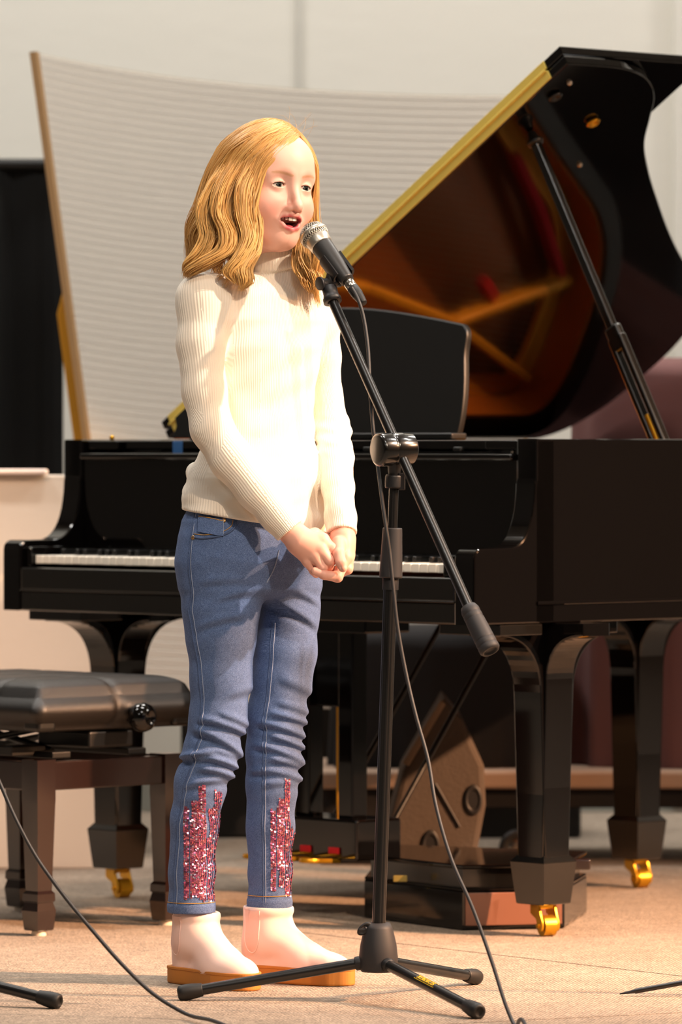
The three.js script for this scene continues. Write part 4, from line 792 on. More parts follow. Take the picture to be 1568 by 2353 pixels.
{
  const [lo, hi] = bounds([J(405, 640, 0.2), J(812, 1240, 0.2), J(420, 560, -0.15), J(800, 1240, -0.15)], 0.05);
  let g = surface(sweaterField, lo, hi, 0.0046);
  const mid = s => V((s[0] + s[4]) / 2, 0, 0), limb = (s, v) => ({ a: V(s[0], s[1], s[2]), b: V(s[4], s[5], s[6]), r: (s[3] + s[7]) / 2, v });
  let vR = 0; const limbs = [];
  for (const A of [armR, armL]) limbs.push({ a: V(A[0][0], A[0][1] - 0.03, A[0][2]), b: V(A[3][0], A[3][1], A[3][2]), r: 0.038 }, { a: V(A[3][0], A[3][1], A[3][2]), b: V(A[6][4], A[6][5], A[6][6]), r: 0.034 });
  limbs.push({ a: J(595, 1300, 0), b: J(600, 700, 0), r: 0.104 }, { a: J(650, 650, 0), b: J(634, 560, 0.01), r: 0.046 });
  g = wrapUv(g, limbs);
  const uv = g.attributes.uv; for (let i = 0; i < uv.count; i++) uv.setXY(i, uv.getX(i) / 0.128, uv.getY(i) / 0.128);
  mesh('sweater', g, M.knit, person);
}
// ---- jeans
const pelvis = stack([[1100, 584, 0.118, 0.082, 0], [1165, 582, 0.131, 0.093, 0], [1200, 579, 0.141, 0.103, 0], [1235, 577, 0.146, 0.108, 0.002], [1290, 575, 0.146, 0.108, 0.002], [1350, 575, 0.13, 0.094, 0], [1400, 578, 0.09, 0.06, 0]]);
const pxm = 1 / 1262;
const legR = [[1300, 497, 86, 0.045], [1330, 503, 89, 0.047], [1400, 508, 87, 0.05], [1460, 508, 79, 0.052], [1560, 508, 69, 0.056], [1650, 501, 64, 0.058], [1730, 485, 62, 0.054], [1800, 462, 59, 0.048], [1890, 447, 54, 0.042], [2000, 440, 51, 0.036], [2080, 440, 51, 0.033], [2140, 441, 50, 0.033]].map(([y, x, r, dz]) => [J(x, y, dz), r * pxm]);
const legL = [[1300, 664, 72, -0.035], [1330, 664, 73, -0.034], [1400, 664, 70, -0.03], [1500, 656, 71, -0.024], [1560, 648, 67, -0.02], [1650, 634, 66, -0.016], [1730, 630, 63, -0.018], [1800, 626, 59, -0.02], [1900, 621, 54, -0.022], [2000, 620, 48, -0.022], [2070, 620, 48, -0.022], [2130, 620, 47, -0.022]].map(([y, x, r, dz]) => [J(x, y, dz), r * pxm]);
const legRs = chain(legR), legLs = chain(legL), hemR = J(440, 2097, 0.033), hemL = J(620, 2087, -0.022);
const cr0 = J(596, 1372, 0);
function legCentre(L, y) { let i = 0; while (i < L.length - 2 && y < L[i + 1][0].y) i++; const a = L[i], b = L[i + 1], t = clamp((a[0].y - y) / (a[0].y - b[0].y), 0, 1); return { x: lerp(a[0].x, b[0].x, t), z: lerp(a[0].z, b[0].z, t), r: lerp(a[1], b[1], t) }; }
const Y = py => J(784, py, 0).y;
const yk0 = Y(1560), yk1 = Y(1640), yk2 = Y(1770), yk3 = Y(1830), yt0 = Y(1240), yt1 = Y(1460);
// creases of the cloth: pixel row at the middle of the leg, slope across the leg, height in mm, width in px, from and to across the leg
const foldsR = [[1278, 4, 2.6, 9, -0.2, 1], [1330, -8, 2.4, 10, -0.4, 0.95], [1372, -26, 2.2, 9, 0, 1], [1420, -22, 1.8, 10, -0.6, 0.6], [1602, -30, 2.2, 11, 0.3, 1.1], [1634, 16, 3.4, 9, 0.1, 1.2], [1655, 14, 4.6, 9, -0.6, 1.2], [1688, 26, 5.2, 10, -0.7, 1.2], [1716, 12, 3.2, 8, 0.2, 1.2], [1724, -2, 4.6, 7, -1.2, 0.1], [1737, 10, 5.4, 9, -0.9, 1.2], [1764, 4, 4.6, 9, -0.2, 1.2], [1792, -14, 3.6, 10, -0.5, 1.2], [1840, 10, 1.5, 14, -0.8, 0.5]];
const foldsL = [[1352, 26, 2.4, 10, -0.4, 0.9], [1396, 34, 2.8, 12, -0.6, 0.9], [1300, 8, 2.2, 10, 0, 1.1], [1560, 20, 2.0, 13, 0, 1.1], [1615, 12, 3.2, 10, 0, 1.2], [1641, 10, 4.6, 9, -0.2, 1.2], [1668, 16, 4.2, 9, -0.6, 1.2], [1694, 14, 5.0, 9, -0.1, 1.2], [1722, 18, 4.4, 9, -0.7, 1.2], [1745, 8, 4.8, 9, -0.1, 1.2], [1774, 6, 3.8, 9, -0.8, 1.2], [1800, -10, 2.6, 10, -0.3, 1.1]];
function creases(x, y, z, L) {
  const c = legCentre(L, y), dx = (x - c.x) / c.r, dz = (z - c.z) / c.r, row = 2258 - y * 1264;
  let d = 0;
  for (const [py, sl, h, w, a, b] of L === legR ? foldsR : foldsL) {
    const q = (row - py - sl * dx + 5 * dz - 6 * (dx * dx)) / w; if (q > 4 || q < -3) continue;
    const win = sstep(a - 0.25, a + 0.25, dx) * (b > 1 ? 1 : sstep(b + 0.25, b - 0.25, dx)) * (0.55 + 0.45 * sstep(-0.9, 0.1, dz));
    d -= win * h * (py < 1580 ? 0.0017 : 0.0013) * (Math.exp(-q * q) - 0.75 * Math.exp(-((q - 1.5) ** 2) * 1.3));
  }
  const low = sstep(yk3, yk3 - 0.03, y) * sstep(Y(2090), Y(1990), y); d -= low * 0.0008 * Math.sin(y * 90 + dx * 2);
  return d;
}
function jeansField(x, y, z) {
  let p = pelvis(x, y, z); p = smax(smax(p, y - Y(1120), 0.002), Y(1372) - y, 0.03);
  let a = 1e9; for (const s of legRs) a = smin(a, cone(x, y, z, s), 0.012);
  let b = 1e9; for (const s of legLs) b = smin(b, cone(x, y, z, s), 0.012);
  a += creases(x, y, z, legR, 0.3); b += creases(x, y, z, legL, 1.7);
  // the hems end in an open tube with a stitched band
  a = smax(a - 0.0012 * sstep(0.018, 0.016, Math.abs(y - hemR.y)), hemR.y - y, 0.002); b = smax(b - 0.0012 * sstep(0.018, 0.016, Math.abs(y - hemL.y)), hemL.y - y, 0.002);
  const low = sstep(Y(1440), Y(1380), y);
  return smin(smin(p, a, 0.03), smin(p, b, 0.03), lerp(0.0005, 0.006, low));
}
const denimC = texture(1024, (u, v) => {
  const tw = 0.5 + 0.5 * Math.sin((u * 200 + v * 200) * Math.PI * 2), w = tileNoise(u, v * 4, 256, G1), s = tileNoise(u * 2, v, 256, G1), b = tileNoise(u, v, 16, G3), c = tileNoise(u, v, 64, G2);
  const k = 0.88 + 0.1 * tw + 0.3 * (w - 0.5) + 0.26 * (s - 0.5) + 0.05 * (b - 0.5) + 0.06 * (c - 0.5), t = clamp(0.35 + 1.1 * (w - 0.5) + 0.9 * (s - 0.5), 0, 1);
  return [clamp(lerp(66, 112, t) * k, 0, 255), clamp(lerp(94, 132, t) * k, 0, 255), clamp(lerp(146, 172, t) * k, 0, 255)];
}, true);
const denimB = texture(512, grey((u, v) => 0.5 + 0.3 * Math.sin((u * 128 + v * 128) * Math.PI * 2) + 0.3 * (tileNoise(u, v, 256, G1) - 0.5)), false);
M.denim = mat(0xffffff, 0.85, { map: denimC, bumpMap: denimB, bumpScale: 0.0005, sheen: 0.15 });
M.thread = mat(0x8f9db8, 0.8); M.threadGold = mat(0xb98a3c, 0.7);
const jeans = (() => {
  const [lo, hi] = bounds([J(410, 1110, 0.1), J(745, 1110, -0.1), J(388, 2110, 0.1), J(700, 2110, -0.1), J(560, 1300, 0.13), J(560, 1300, -0.13)], 0.045);
  let g = surface(jeansField, lo, hi, 0.0045);
  const limbs = [{ a: legR[2][0], b: legR[5][0], r: 0.062 }, { a: legR[5][0], b: legR[10][0], r: 0.046 }, { a: legL[2][0], b: legL[5][0], r: 0.055 }, { a: legL[5][0], b: legL[10][0], r: 0.044 }, { a: J(578, 1120, 0), b: J(577, 1330, 0), r: 0.125 }];
  g = wrapUv(g, limbs); const uv = g.attributes.uv; for (let i = 0; i < uv.count; i++) uv.setXY(i, uv.getX(i) / 0.16, uv.getY(i) / 0.16);
  return mesh('jeans', g, M.denim, person);
})();
// a point on a cloth surface, reached from inside along a direction
function reach(f, o, dir, off = 0) { let t = 0; const p = o.clone(); for (let i = 0; i < 60; i++) { const d = f(p.x, p.y, p.z); if (Math.abs(d) < 2e-4) break; t -= d * 0.8; p.copy(o).addScaledVector(dir, t); } const e = 0.002, n = V(f(p.x + e, p.y, p.z) - f(p.x - e, p.y, p.z), f(p.x, p.y + e, p.z) - f(p.x, p.y - e, p.z), f(p.x, p.y, p.z + e) - f(p.x, p.y, p.z - e)).normalize(); p.addScaledVector(n, off); return { p, n }; }
const legField = (L, ph) => (x, y, z) => { let d = 1e9; for (const s of L === legR ? legRs : legLs) d = smin(d, cone(x, y, z, s), 0.012); return d + creases(x, y, z, L, ph); };
const fR = legField(legR, 0.3), fL = legField(legL, 1.7);
function legPoint(L, f, py, sx, off) { const y = Y(py), c = legCentre(L, y), cz = Math.sqrt(Math.max(0, 1 - sx * sx)); return reach(f, V(c.x, y, c.z), V(sx, 0, cz), off); }   // sx: sideways part of the direction, facing the audience
function seam(name, pts, r, m, parent = jeans) { return mesh(name, tube(pts, r, Math.max(24, pts.length * 3), 6), m, parent); }
const pelvisPoint = (px, py, off) => { const q = J(px, py, 0), o = V(J(577, py, 0).x * 0.35 + q.x * 0.65, q.y, q.z), dir = V((px - 577) * 0.0022, 0, 1).normalize(); return reach(jeansField, o, dir, off); };
{
  const dense = l => { const o = []; for (let i = 0; i + 1 < l.length; i++) for (let k = 0; k < 9; k++) o.push([lerp(l[i][0], l[i + 1][0], k / 9), lerp(l[i][1], l[i + 1][1], k / 9)]); o.push(l[l.length - 1]); return o; };
  // outer seam of the near leg, inner seam of the far leg: raised folds with thread
  const A = [], A2 = []; for (const [px, py] of [[436, 1178], [434, 1215], [432, 1250], [431, 1290], [433, 1330], [436, 1360]]) { A.push(pelvisPoint(px, py, 0.0006).p); A2.push(pelvisPoint(px + 5, py, 0.0006).p); }
  for (const [py, sx] of dense([[1400, -0.8], [1440, -0.77], [1500, -0.72], [1600, -0.6], [1690, -0.55], [1800, -0.58], [1900, -0.66], [2000, -0.7], [2090, -0.7]])) { A.push(legPoint(legR, fR, py, sx, 0.0006).p); A2.push(legPoint(legR, fR, py, sx + 0.1, 0.0006).p); }
  seam('outer_seam', A, 0.0013, M.denim); seam('seam_thread', A2, 0.0007, M.thread);
  const B = [], B2 = []; for (const [py, sx] of dense([[1430, -0.5], [1500, -0.46], [1600, -0.42], [1700, -0.38], [1800, -0.34], [1900, -0.3], [2000, -0.28], [2080, -0.26]])) { B.push(legPoint(legL, fL, py, sx, 0.0006).p); B2.push(legPoint(legL, fL, py, sx + 0.1, 0.0006).p); }
  seam('inner_seam', B, 0.0013, M.denim); seam('seam_thread', B2, 0.0007, M.thread);
  for (const [L, f, py] of [[legR, fR, 2066], [legL, fL, 2056]]) { const h = []; for (let i = 0; i <= 14; i++) h.push(legPoint(L, f, py + 2, -0.97 + i * 0.138, 0.0012).p); seam('hem_thread', h, 0.0006, M.threadGold); }
  const pocket = [[440, 1232], [470, 1234], [505, 1230], [528, 1222], [543, 1208], [545, 1192], [541, 1180]].map(([x, y]) => pelvisPoint(x, y, 0.001).p);
  seam('pocket_edge', pocket, 0.002, M.denim);
  const p2 = [[442, 1225], [472, 1227], [503, 1223], [524, 1215], [536, 1204], [538, 1192]].map(([x, y]) => pelvisPoint(x, y, 0.001).p); seam('pocket_thread', p2, 0.0006, M.threadGold);
  // coin pocket: a small patch of cloth
  const cp = []; const ci = []; for (let j = 0; j <= 8; j++) for (let i = 0; i <= 10; i++) { const q = pelvisPoint(452 + i * 6.4 + j * 0.3, 1184 + j * 4.6 + i * 0.9, 0.003); cp.push(q.p.x, q.p.y, q.p.z); }
  for (let j = 0; j < 8; j++) for (let i = 0; i < 10; i++) { const a = j * 11 + i; ci.push(a, a + 11, a + 1, a + 1, a + 11, a + 12); }
  const cg = new THREE.BufferGeometry(); cg.setAttribute('position', new THREE.Float32BufferAttribute(cp, 3)); cg.setAttribute('uv', new THREE.Float32BufferAttribute(new Array(198).fill(0).map((_, i) => (i % 2 ? Math.floor(i / 22) * 0.023 : (i >> 1) % 11 * 0.03)), 2)); cg.setIndex(ci); cg.computeVertexNormals();
  mesh('coin_pocket', cg, M.denim, jeans);
  const cpp = [[453, 1186], [485, 1190], [516, 1196]].map(([x, y]) => pelvisPoint(x, y, 0.0034).p); seam('pocket_thread', cpp, 0.0007, M.threadGold);
  const cps = [[516, 1196], [517, 1212], [518, 1226]].map(([x, y]) => pelvisPoint(x, y, 0.0034).p); seam('pocket_thread', cps, 0.0006, M.thread);
  for (const [x, y] of [[441, 1233], [517, 1194]]) { const q = pelvisPoint(x, y, 0.001); mesh('rivet', along(lathe([[0, 0], [0.0042, 0], [0.0036, 0.0012], [0.0015, 0.0018], [0, 0.0014]], 16), q.p, q.p.clone().add(q.n)), mat(0xc9a06a, 0.35, { metalness: 0.9 }), jeans); }
  const fly = [[648, 1262], [640, 1290], [632, 1310], [618, 1335]].map(([x, y]) => pelvisPoint(x, y, 0.0006).p); seam('fly_seam', fly, 0.0011, M.thread);
  // sequin panels on the shins, sewn in columns
  M.sequin = mat(0xffffff, 0.22, { metalness: 0.8, vertexColors: true });
  const panel = (L, f, cols, colour) => {
    const pos = [], nor = [], col = [], c = new THREE.Color(), rad = 0.0021;
    for (const [px, top, bottom] of cols) {
      for (let py = top; py < bottom; py += 4.1) {
        const cc = legCentre(L, Y(py)), sx = clamp((J(px, py, 0.03).x - cc.x) / cc.r, -0.97, 0.985) + rr(-0.008, 0.008);
        const q = legPoint(L, f, py + rr(-0.6, 0.6), clamp(sx, -0.98, 0.99), 0.0012), n = q.n.clone().add(V(rr(-0.5, 0.5), rr(-0.25, 0.55), rr(-0.4, 0.4))).normalize();
        const u = V(0, 1, 0).cross(n).normalize(), w = n.clone().cross(u); c.setHSL(0.95 + rr(-0.03, 0.04), rr(0.45, 0.65), rr(0.28, 0.5)); if (rnd() < 0.08) c.setHSL(0.72, 0.6, 0.8);
        for (let s = 0; s < 7; s++) { const a = s / 7 * Math.PI * 2, b = (s + 1) / 7 * Math.PI * 2; for (const [m, t] of [[0, 0], [1, a], [1, b]]) { const p = q.p.clone().addScaledVector(u, m * rad * Math.cos(t)).addScaledVector(w, m * rad * Math.sin(t)); pos.push(p.x, p.y, p.z); nor.push(n.x, n.y, n.z); col.push(c.r, c.g, c.b); } }
      }
    }
    const g = new THREE.BufferGeometry(); g.setAttribute('position', new THREE.Float32BufferAttribute(pos, 3)); g.setAttribute('normal', new THREE.Float32BufferAttribute(nor, 3)); g.setAttribute('color', new THREE.Float32BufferAttribute(col, 3));
    const m = mesh('sequin_panel', g, M.sequin, jeans); m.userData.kind = 'stuff'; m.userData.label = 'glittering pink sequins sewn in uneven columns'; return m;
  };
  const stepCols = list => { const out = []; for (const [x0, x1, t, b] of list) for (let x = x0; x <= x1; x += 3.9) out.push([x, t + rr(-4, 4), b + rr(-5, 5)]); return out; };
  panel(legR, fR, stepCols([[427, 437, 1851, 2060], [441, 442, 1876, 2052], [445, 457, 1832, 2050], [460.5, 474, 1796, 2064], [478, 479, 1918, 2066], [482, 491, 1851, 2062], [494, 507, 1812, 2056]]));
  panel(legL, fL, stepCols([[624, 634, 1862, 2044], [638, 639, 1850, 2000], [642, 652, 1834, 2036], [655, 663, 1790, 2056], [667, 668, 1900, 2056], [671, 682, 1916, 2050]]));
}
// ---- boots
M.suede = mat(0xebcdc5, 0.92, { sheen: 0.3, sheenRoughness: 0.6, sheenColor: 0xffe4dc });
M.elastic = mat(0xdfbdb4, 0.95);
M.gum = mat(0xb9752c, 0.6);
function boot(px, py, dz, yaw, top, rad, mirror, label) {
  const b = part('boot', person), o = J(px, py, dz); b.position.set(o.x, 0, o.z); b.rotation.y = yaw; b.userData.label = label;
  const solid = (x, y, z) => {
    let d = cone(x, y, z, [0, top + 0.03, -0.006, rad, 0, 0.08, -0.008, rad - 0.002]);
    d = smin(d, ell(x, y, z, 0, 0.045, -0.018, 0.036, 0.06, 0.038), 0.018);
    d = smin(d, cone(x, y, z, [0, 0.082, 0.006, 0.04, 0, 0.046, 0.07, 0.034]), 0.02);
    d = smin(d, ell(x, y, z, mirror * 0.003, 0.03, 0.1, 0.041, 0.032, 0.071), 0.026);
    d = smin(d, ell(x, y, z, 0, 0.02, 0.045, 0.0355, 0.035, 0.1), 0.012);
    d = smin(d, Math.max(Math.hypot(Math.hypot(x, z + 0.006) - rad + 0.004, (y - top + 0.008) * 0.8) - 0.0065, -z - 0.015), 0.006);
    d = smax(d, y - top, 0.004); return smax(d, 0.024 - y, 0.003);
  };
  const f = (x, y, z) => smax(solid(x, y, z), -cone(x, y, z, [0, top + 0.05, -0.006, rad - 0.005, 0, top - 0.02, -0.006, rad - 0.006]), 0.003);
  const g = surface(f, [-0.06, 0.012, -0.08], [0.06, top + 0.02, 0.19], 0.0032);
  mesh('upper', boxUv(g, 0.1), M.suede, b);
  const out = new THREE.Shape(), m = mirror; out.moveTo(-0.026, -0.055); out.bezierCurveTo(-0.04, -0.052, -0.039, -0.02, -0.038, 0.01); out.bezierCurveTo(-0.037, 0.035, -0.042, 0.07, -0.043 + m * 0.003, 0.1); out.bezierCurveTo(-0.043, 0.145, -0.026 + m * 0.004, 0.174, 0.0 + m * 0.006, 0.175); out.bezierCurveTo(0.026 + m * 0.006, 0.174, 0.043, 0.145, 0.043 + m * 0.003, 0.1); out.bezierCurveTo(0.042, 0.07, 0.037, 0.035, 0.038, 0.01); out.bezierCurveTo(0.039, -0.02, 0.04, -0.052, 0.026, -0.055); out.bezierCurveTo(0.014, -0.062, -0.014, -0.062, -0.026, -0.055);
  const sole = new THREE.ExtrudeGeometry(out, { depth: 0.021, bevelEnabled: true, bevelThickness: 0.004, bevelSize: 0.0025, bevelOffset: -0.0025, bevelSegments: 3, curveSegments: 14 }).rotateX(Math.PI / 2).translate(0, 0.0255, 0);
  const sm = mesh('sole', sole, M.gum, b);
  const rim = new THREE.ExtrudeGeometry(out, { depth: 0.003, bevelEnabled: true, bevelThickness: 0.0012, bevelSize: 0.0012, bevelOffset: -0.0005, bevelSegments: 2, curveSegments: 14 }).rotateX(Math.PI / 2).translate(0, 0.0305, 0);
  mesh('welt', rim, M.gum, b);
  for (const s of [-1, 1]) {                                                 // elastic side panels, U-shaped
    const pos = [], idx = [], nu = 10, nv = 16;
    for (let j = 0; j <= nv; j++) for (let i = 0; i <= nu; i++) { const t = j / nv, y = lerp(top - 0.006, 0.054, t), hw = 0.42 * (t < 0.6 ? 1 - 0.15 * t : (1 - 0.09) * Math.sqrt(Math.max(0, 1 - ((t - 0.6) / 0.4) ** 2))), a = s * (Math.PI / 2) + (i / nu - 0.5) * 2 * hw + s * 0.12; const q = reach(solid, V(0, y, -0.008), V(Math.sin(a), 0, Math.cos(a)), 0.0008); pos.push(q.p.x, q.p.y, q.p.z); }
    for (let j = 0; j < nv; j++) for (let i = 0; i < nu; i++) { const a = j * (nu + 1) + i; idx.push(a, a + nu + 1, a + 1, a + 1, a + nu + 1, a + nu + 2); }
    const pg = new THREE.BufferGeometry(); pg.setAttribute('position', new THREE.Float32BufferAttribute(pos, 3)); pg.setIndex(idx); pg.computeVertexNormals(); mesh('elastic_panel', boxUv(pg, 0.1), M.elastic, b);
    const edge = []; for (let j = 0; j <= nv; j++) edge.push(V(...pos.slice(j * (nu + 1) * 3, j * (nu + 1) * 3 + 3))); for (let j = nv; j >= 0; j--) { const o = (j * (nu + 1) + nu) * 3; edge.push(V(...pos.slice(o, o + 3))); }
    mesh('panel_stitch', tube(edge.filter((p, i, l) => !i || p.distanceTo(l[i - 1]) > 0.002), 0.0009, 60, 6), M.suede, b);
  }
  return b;
}
function boxUv(g, s) { const p = g.attributes.position, n = g.attributes.normal, uv = new Float32Array(p.count * 2); for (let i = 0; i < p.count; i++) { const ax = Math.abs(n.getX(i)), ay = Math.abs(n.getY(i)), az = Math.abs(n.getZ(i)); const [u, v] = ax > ay && ax > az ? [p.getZ(i), p.getY(i)] : ay > az ? [p.getX(i), p.getZ(i)] : [p.getX(i), p.getY(i)]; uv[i * 2] = u / s; uv[i * 2 + 1] = v / s; } g.setAttribute('uv', new THREE.BufferAttribute(uv, 2)); return g; }
boot(455, 2150, 0.028, 0.66, 0.131, 0.0425, -1, 'near boot, toe turned to the right');
boot(622, 2150, -0.022, 1.0, 0.138, 0.0455, 1, 'far boot behind the microphone stand');
// ---- head, hands and the body under the clothes
const HC_ = J(618, 431, 0.03), HYAW = 35 * Math.PI / 180;
const headM = new THREE.Matrix4().makeTranslation(HC_.x, HC_.y, HC_.z).multiply(new THREE.Matrix4().makeRotationY(HYAW)).multiply(new THREE.Matrix4().makeRotationX(0.02)).multiply(new THREE.Matrix4().makeRotationZ(-0.09));
const EX = 0.0295, EY = 0.0, EZ = 0.0655, ER = 0.0125;
const upperLip = [[-0.0254, -0.0595, 0.0730, 0.0025], [-0.0136, -0.0540, 0.0840, 0.0038], [-0.0040, -0.0510, 0.0880, 0.0040], [0.0000, -0.0518, 0.0883, 0.0039], [0.0040, -0.0510, 0.0880, 0.0040], [0.0136, -0.0540, 0.0840, 0.0038], [0.0254, -0.0595, 0.0730, 0.0025]];
const lowerLip = [[-0.0254, -0.0605, 0.0730, 0.0025], [-0.0147, -0.0720, 0.0800, 0.0043], [0.0000, -0.0767, 0.0830, 0.0051], [0.0147, -0.0720, 0.0800, 0.0043], [0.0254, -0.0605, 0.0730, 0.0025]];
const segs4 = L => { const o = []; for (let i = 0; i + 1 < L.length; i++) o.push([...L[i], ...L[i + 1]]); return o; };
const upL = segs4(upperLip), loL = segs4(lowerLip);
function headField(x, y, z) {
  const ax = Math.abs(x);
  let d = ell(x, y, z, 0, 0.03, -0.008, 0.072, 0.086, 0.09);
  d = smin(d, ell(x, y, z, 0, -0.035, 0.018, 0.0575, 0.07, 0.064), 0.035);
  d = smin(d, ell(x, y, z, 0, -0.089, 0.053, 0.022, 0.018, 0.024), 0.032);
  d = smin(d, cone(ax, y, z, [0.045, -0.064, 0.012, 0.02, 0.014, -0.093, 0.046, 0.016]), 0.025);
  d = smin(d, ball(ax, y, z, 0.0345, -0.038, 0.047, 0.0285), 0.024);
  d = smin(d, ell(x, y, z, 0, 0.04, 0.05, 0.05, 0.045, 0.036), 0.03);
  d = smin(d, cone(ax, y, z, [0.012, 0.018, 0.0755, 0.0065, 0.044, 0.019, 0.058, 0.008]), 0.018);
  d = smin(d, ell(x, y, z, 0, -0.063, 0.063, 0.026, 0.02, 0.016), 0.016);
  d = smax(d, -ball(ax, y, z, EX + 0.001, EY + 0.001, EZ + 0.0285, 0.0185), 0.016);
  // nose
  let n = cone(x, y, z, [0, 0.008, 0.0785, 0.0058, 0, -0.03, 0.0965, 0.0076]);
  n = smin(n, ball(x, y, z, 0, -0.0372, 0.0995, 0.0088), 0.008);
  n = smin(n, ell(ax, y, z, 0.0098, -0.0412, 0.0885, 0.0062, 0.0056, 0.008), 0.007);
  d = smin(d, n, 0.012);
  d = smax(d, -ell(ax, y, z, 0.0058, -0.0468, 0.0955, 0.0034, 0.0032, 0.0045), 0.003);
  // lids over the eyeballs
  const lid = ball(ax, y, z, EX, EY, EZ, ER + 0.0019);
  d = smin(d, lid, 0.0055);
  d = smin(d, cone(ax, y, z, [EX - 0.0115, EY + 0.0035, EZ + 0.0085, 0.0014, EX, EY + 0.0062, EZ + 0.0125, 0.0017]), 0.003);
  d = smin(d, cone(ax, y, z, [EX, EY + 0.0062, EZ + 0.0125, 0.0017, EX + 0.0125, EY + 0.0022, EZ + 0.0062, 0.0013]), 0.003);
  const ey = y - EY - 0.0006 + 0.05 * (ax - EX), op = ell(ax, ey, z, EX, 0, EZ + 0.013, 0.0122, 0.0043, 0.013);
  d = smax(d, -op, 0.001);
  // lips and the open mouth
  let l = 1e9; for (const s of upL) l = smin(l, cone(x, y, z, s), 0.004); for (const s of loL) l = smin(l, cone(x, y, z, s), 0.004);
  d = smin(d, l, 0.006);
  const mo = smin(ell(x, y, z, 0, -0.0612, 0.082, 0.0225, 0.0056, 0.024), ell(x, y, z, 0, -0.0662, 0.084, 0.0145, 0.0078, 0.022), 0.004);
  d = smax(d, -mo, 0.0025);
  // ears, neck
  d = smin(d, ell(ax, y, z, 0.074, -0.012, -0.01, 0.008, 0.028, 0.017), 0.008);
  d = smin(d, cone(x, y, z, [0.004, -0.06, -0.012, 0.042, 0.046, -0.185, -0.014, 0.037]), 0.022);
  return d;
}
const skin = new THREE.Color(0xe8b5a3), blush = new THREE.Color(0xdd8a7c), lipC = new THREE.Color(0xd4616a), mouthC = new THREE.Color(0x3a1014), browC = new THREE.Color(0xb98a58), lashC = new THREE.Color(0x6d4a3a);
M.skin = mat(0xffffff, 0.5, { vertexColors: true, sheen: 0.15, sheenRoughness: 0.5, sheenColor: 0xffd8c8 });
const headG = surface(headField, [-0.09, -0.17, -0.105], [0.09, 0.12, 0.118], 0.0023);
paint(headG, (c, x, y, z) => {
  const ax = Math.abs(x); c.copy(skin);
  c.lerp(blush, 0.55 * Math.exp(-(((ax - 0.037) / 0.02) ** 2 + ((y + 0.042) / 0.02) ** 2)) * (z > 0.03 ? 1 : 0));
  c.lerp(blush, 0.3 * Math.exp(-((x / 0.012) ** 2 + ((y + 0.04) / 0.012) ** 2)) * (z > 0.08 ? 1 : 0));
  let l = 1e9; for (const s of upL) l = Math.min(l, cone(x, y, z, s)); for (const s of loL) l = Math.min(l, cone(x, y, z, s));
  c.lerp(lipC, sstep(0.0022, 0.0002, l));
  const mo = ell(x, y, z, 0, -0.064, 0.084, 0.0215, 0.0095, 0.022); if (z < 0.082 && mo < 0.001 && z > 0.03) c.lerp(mouthC, sstep(0.083, 0.078, z));
  const by = 0.0185 + 0.004 * Math.sin(clamp((ax - 0.012) / 0.034, 0, 1) * 2.4), bw = 0.0024 * sstep(0.05, 0.04, ax) * sstep(0.008, 0.013, ax); if (z > 0.03) c.lerp(browC, 0.62 * sstep(bw + 0.0014, bw * 0.3, Math.abs(y - by)) * (bw > 0.0003 ? 1 : 0));
  const ey = y - EY - 0.0006 + 0.05 * (ax - EX), op = ell(ax, ey, z, EX, 0, EZ + 0.013, 0.0122, 0.0043, 0.013); if (z > 0.05) c.lerp(lashC, ey > 0.0008 && op > -0.0004 ? 0.6 * sstep(0.0016, 0.0003, op) : 0);
});
headG.applyMatrix4(headM);
// hands
const hp = (px, py, dz, r) => [J(px, py, dz), r];
const thumbDownR = 0.0082;
const rightHand = {
  palm: [chain([hp(640, 1190, 0.158, 0.0235), hp(672, 1224, 0.16, 0.0215), hp(700, 1248, 0.162, 0.021)]), chain([hp(690, 1240, 0.165, 0.019), hp(742, 1240, 0.166, 0.0125)]), chain([hp(692, 1244, 0.168, 0.019), hp(737, 1260, 0.172, 0.0125)]), chain([hp(690, 1248, 0.166, 0.0185), hp(726, 1277, 0.172, 0.0118)]), chain([hp(686, 1250, 0.16, 0.0175), hp(708, 1289, 0.165, 0.0108)])],
  fingers: [
    chain([hp(740, 1240, 0.167, 0.0112), hp(764, 1262, 0.166, 0.0098), hp(763, 1288, 0.148, 0.0084), hp(752, 1298, 0.136, 0.0074)]),
    chain([hp(736, 1261, 0.174, 0.0112), hp(757, 1288, 0.176, 0.0098), hp(756, 1308, 0.158, 0.0084), hp(746, 1312, 0.142, 0.0076)]),
    chain([hp(725, 1278, 0.174, 0.0108), hp(742, 1304, 0.174, 0.0093), hp(744, 1317, 0.156, 0.008), hp(734, 1316, 0.142, 0.0072)]),
    chain([hp(708, 1290, 0.166, 0.0096), hp(722, 1312, 0.163, 0.0082), hp(727, 1318, 0.148, 0.0072), hp(720, 1314, 0.138, 0.0066)]),
    chain([hp(694, 1236, 0.148, 0.0125), hp(724, 1226, 0.128, 0.0105), hp(752, 1236, 0.118, 0.0085)]),
  ] };
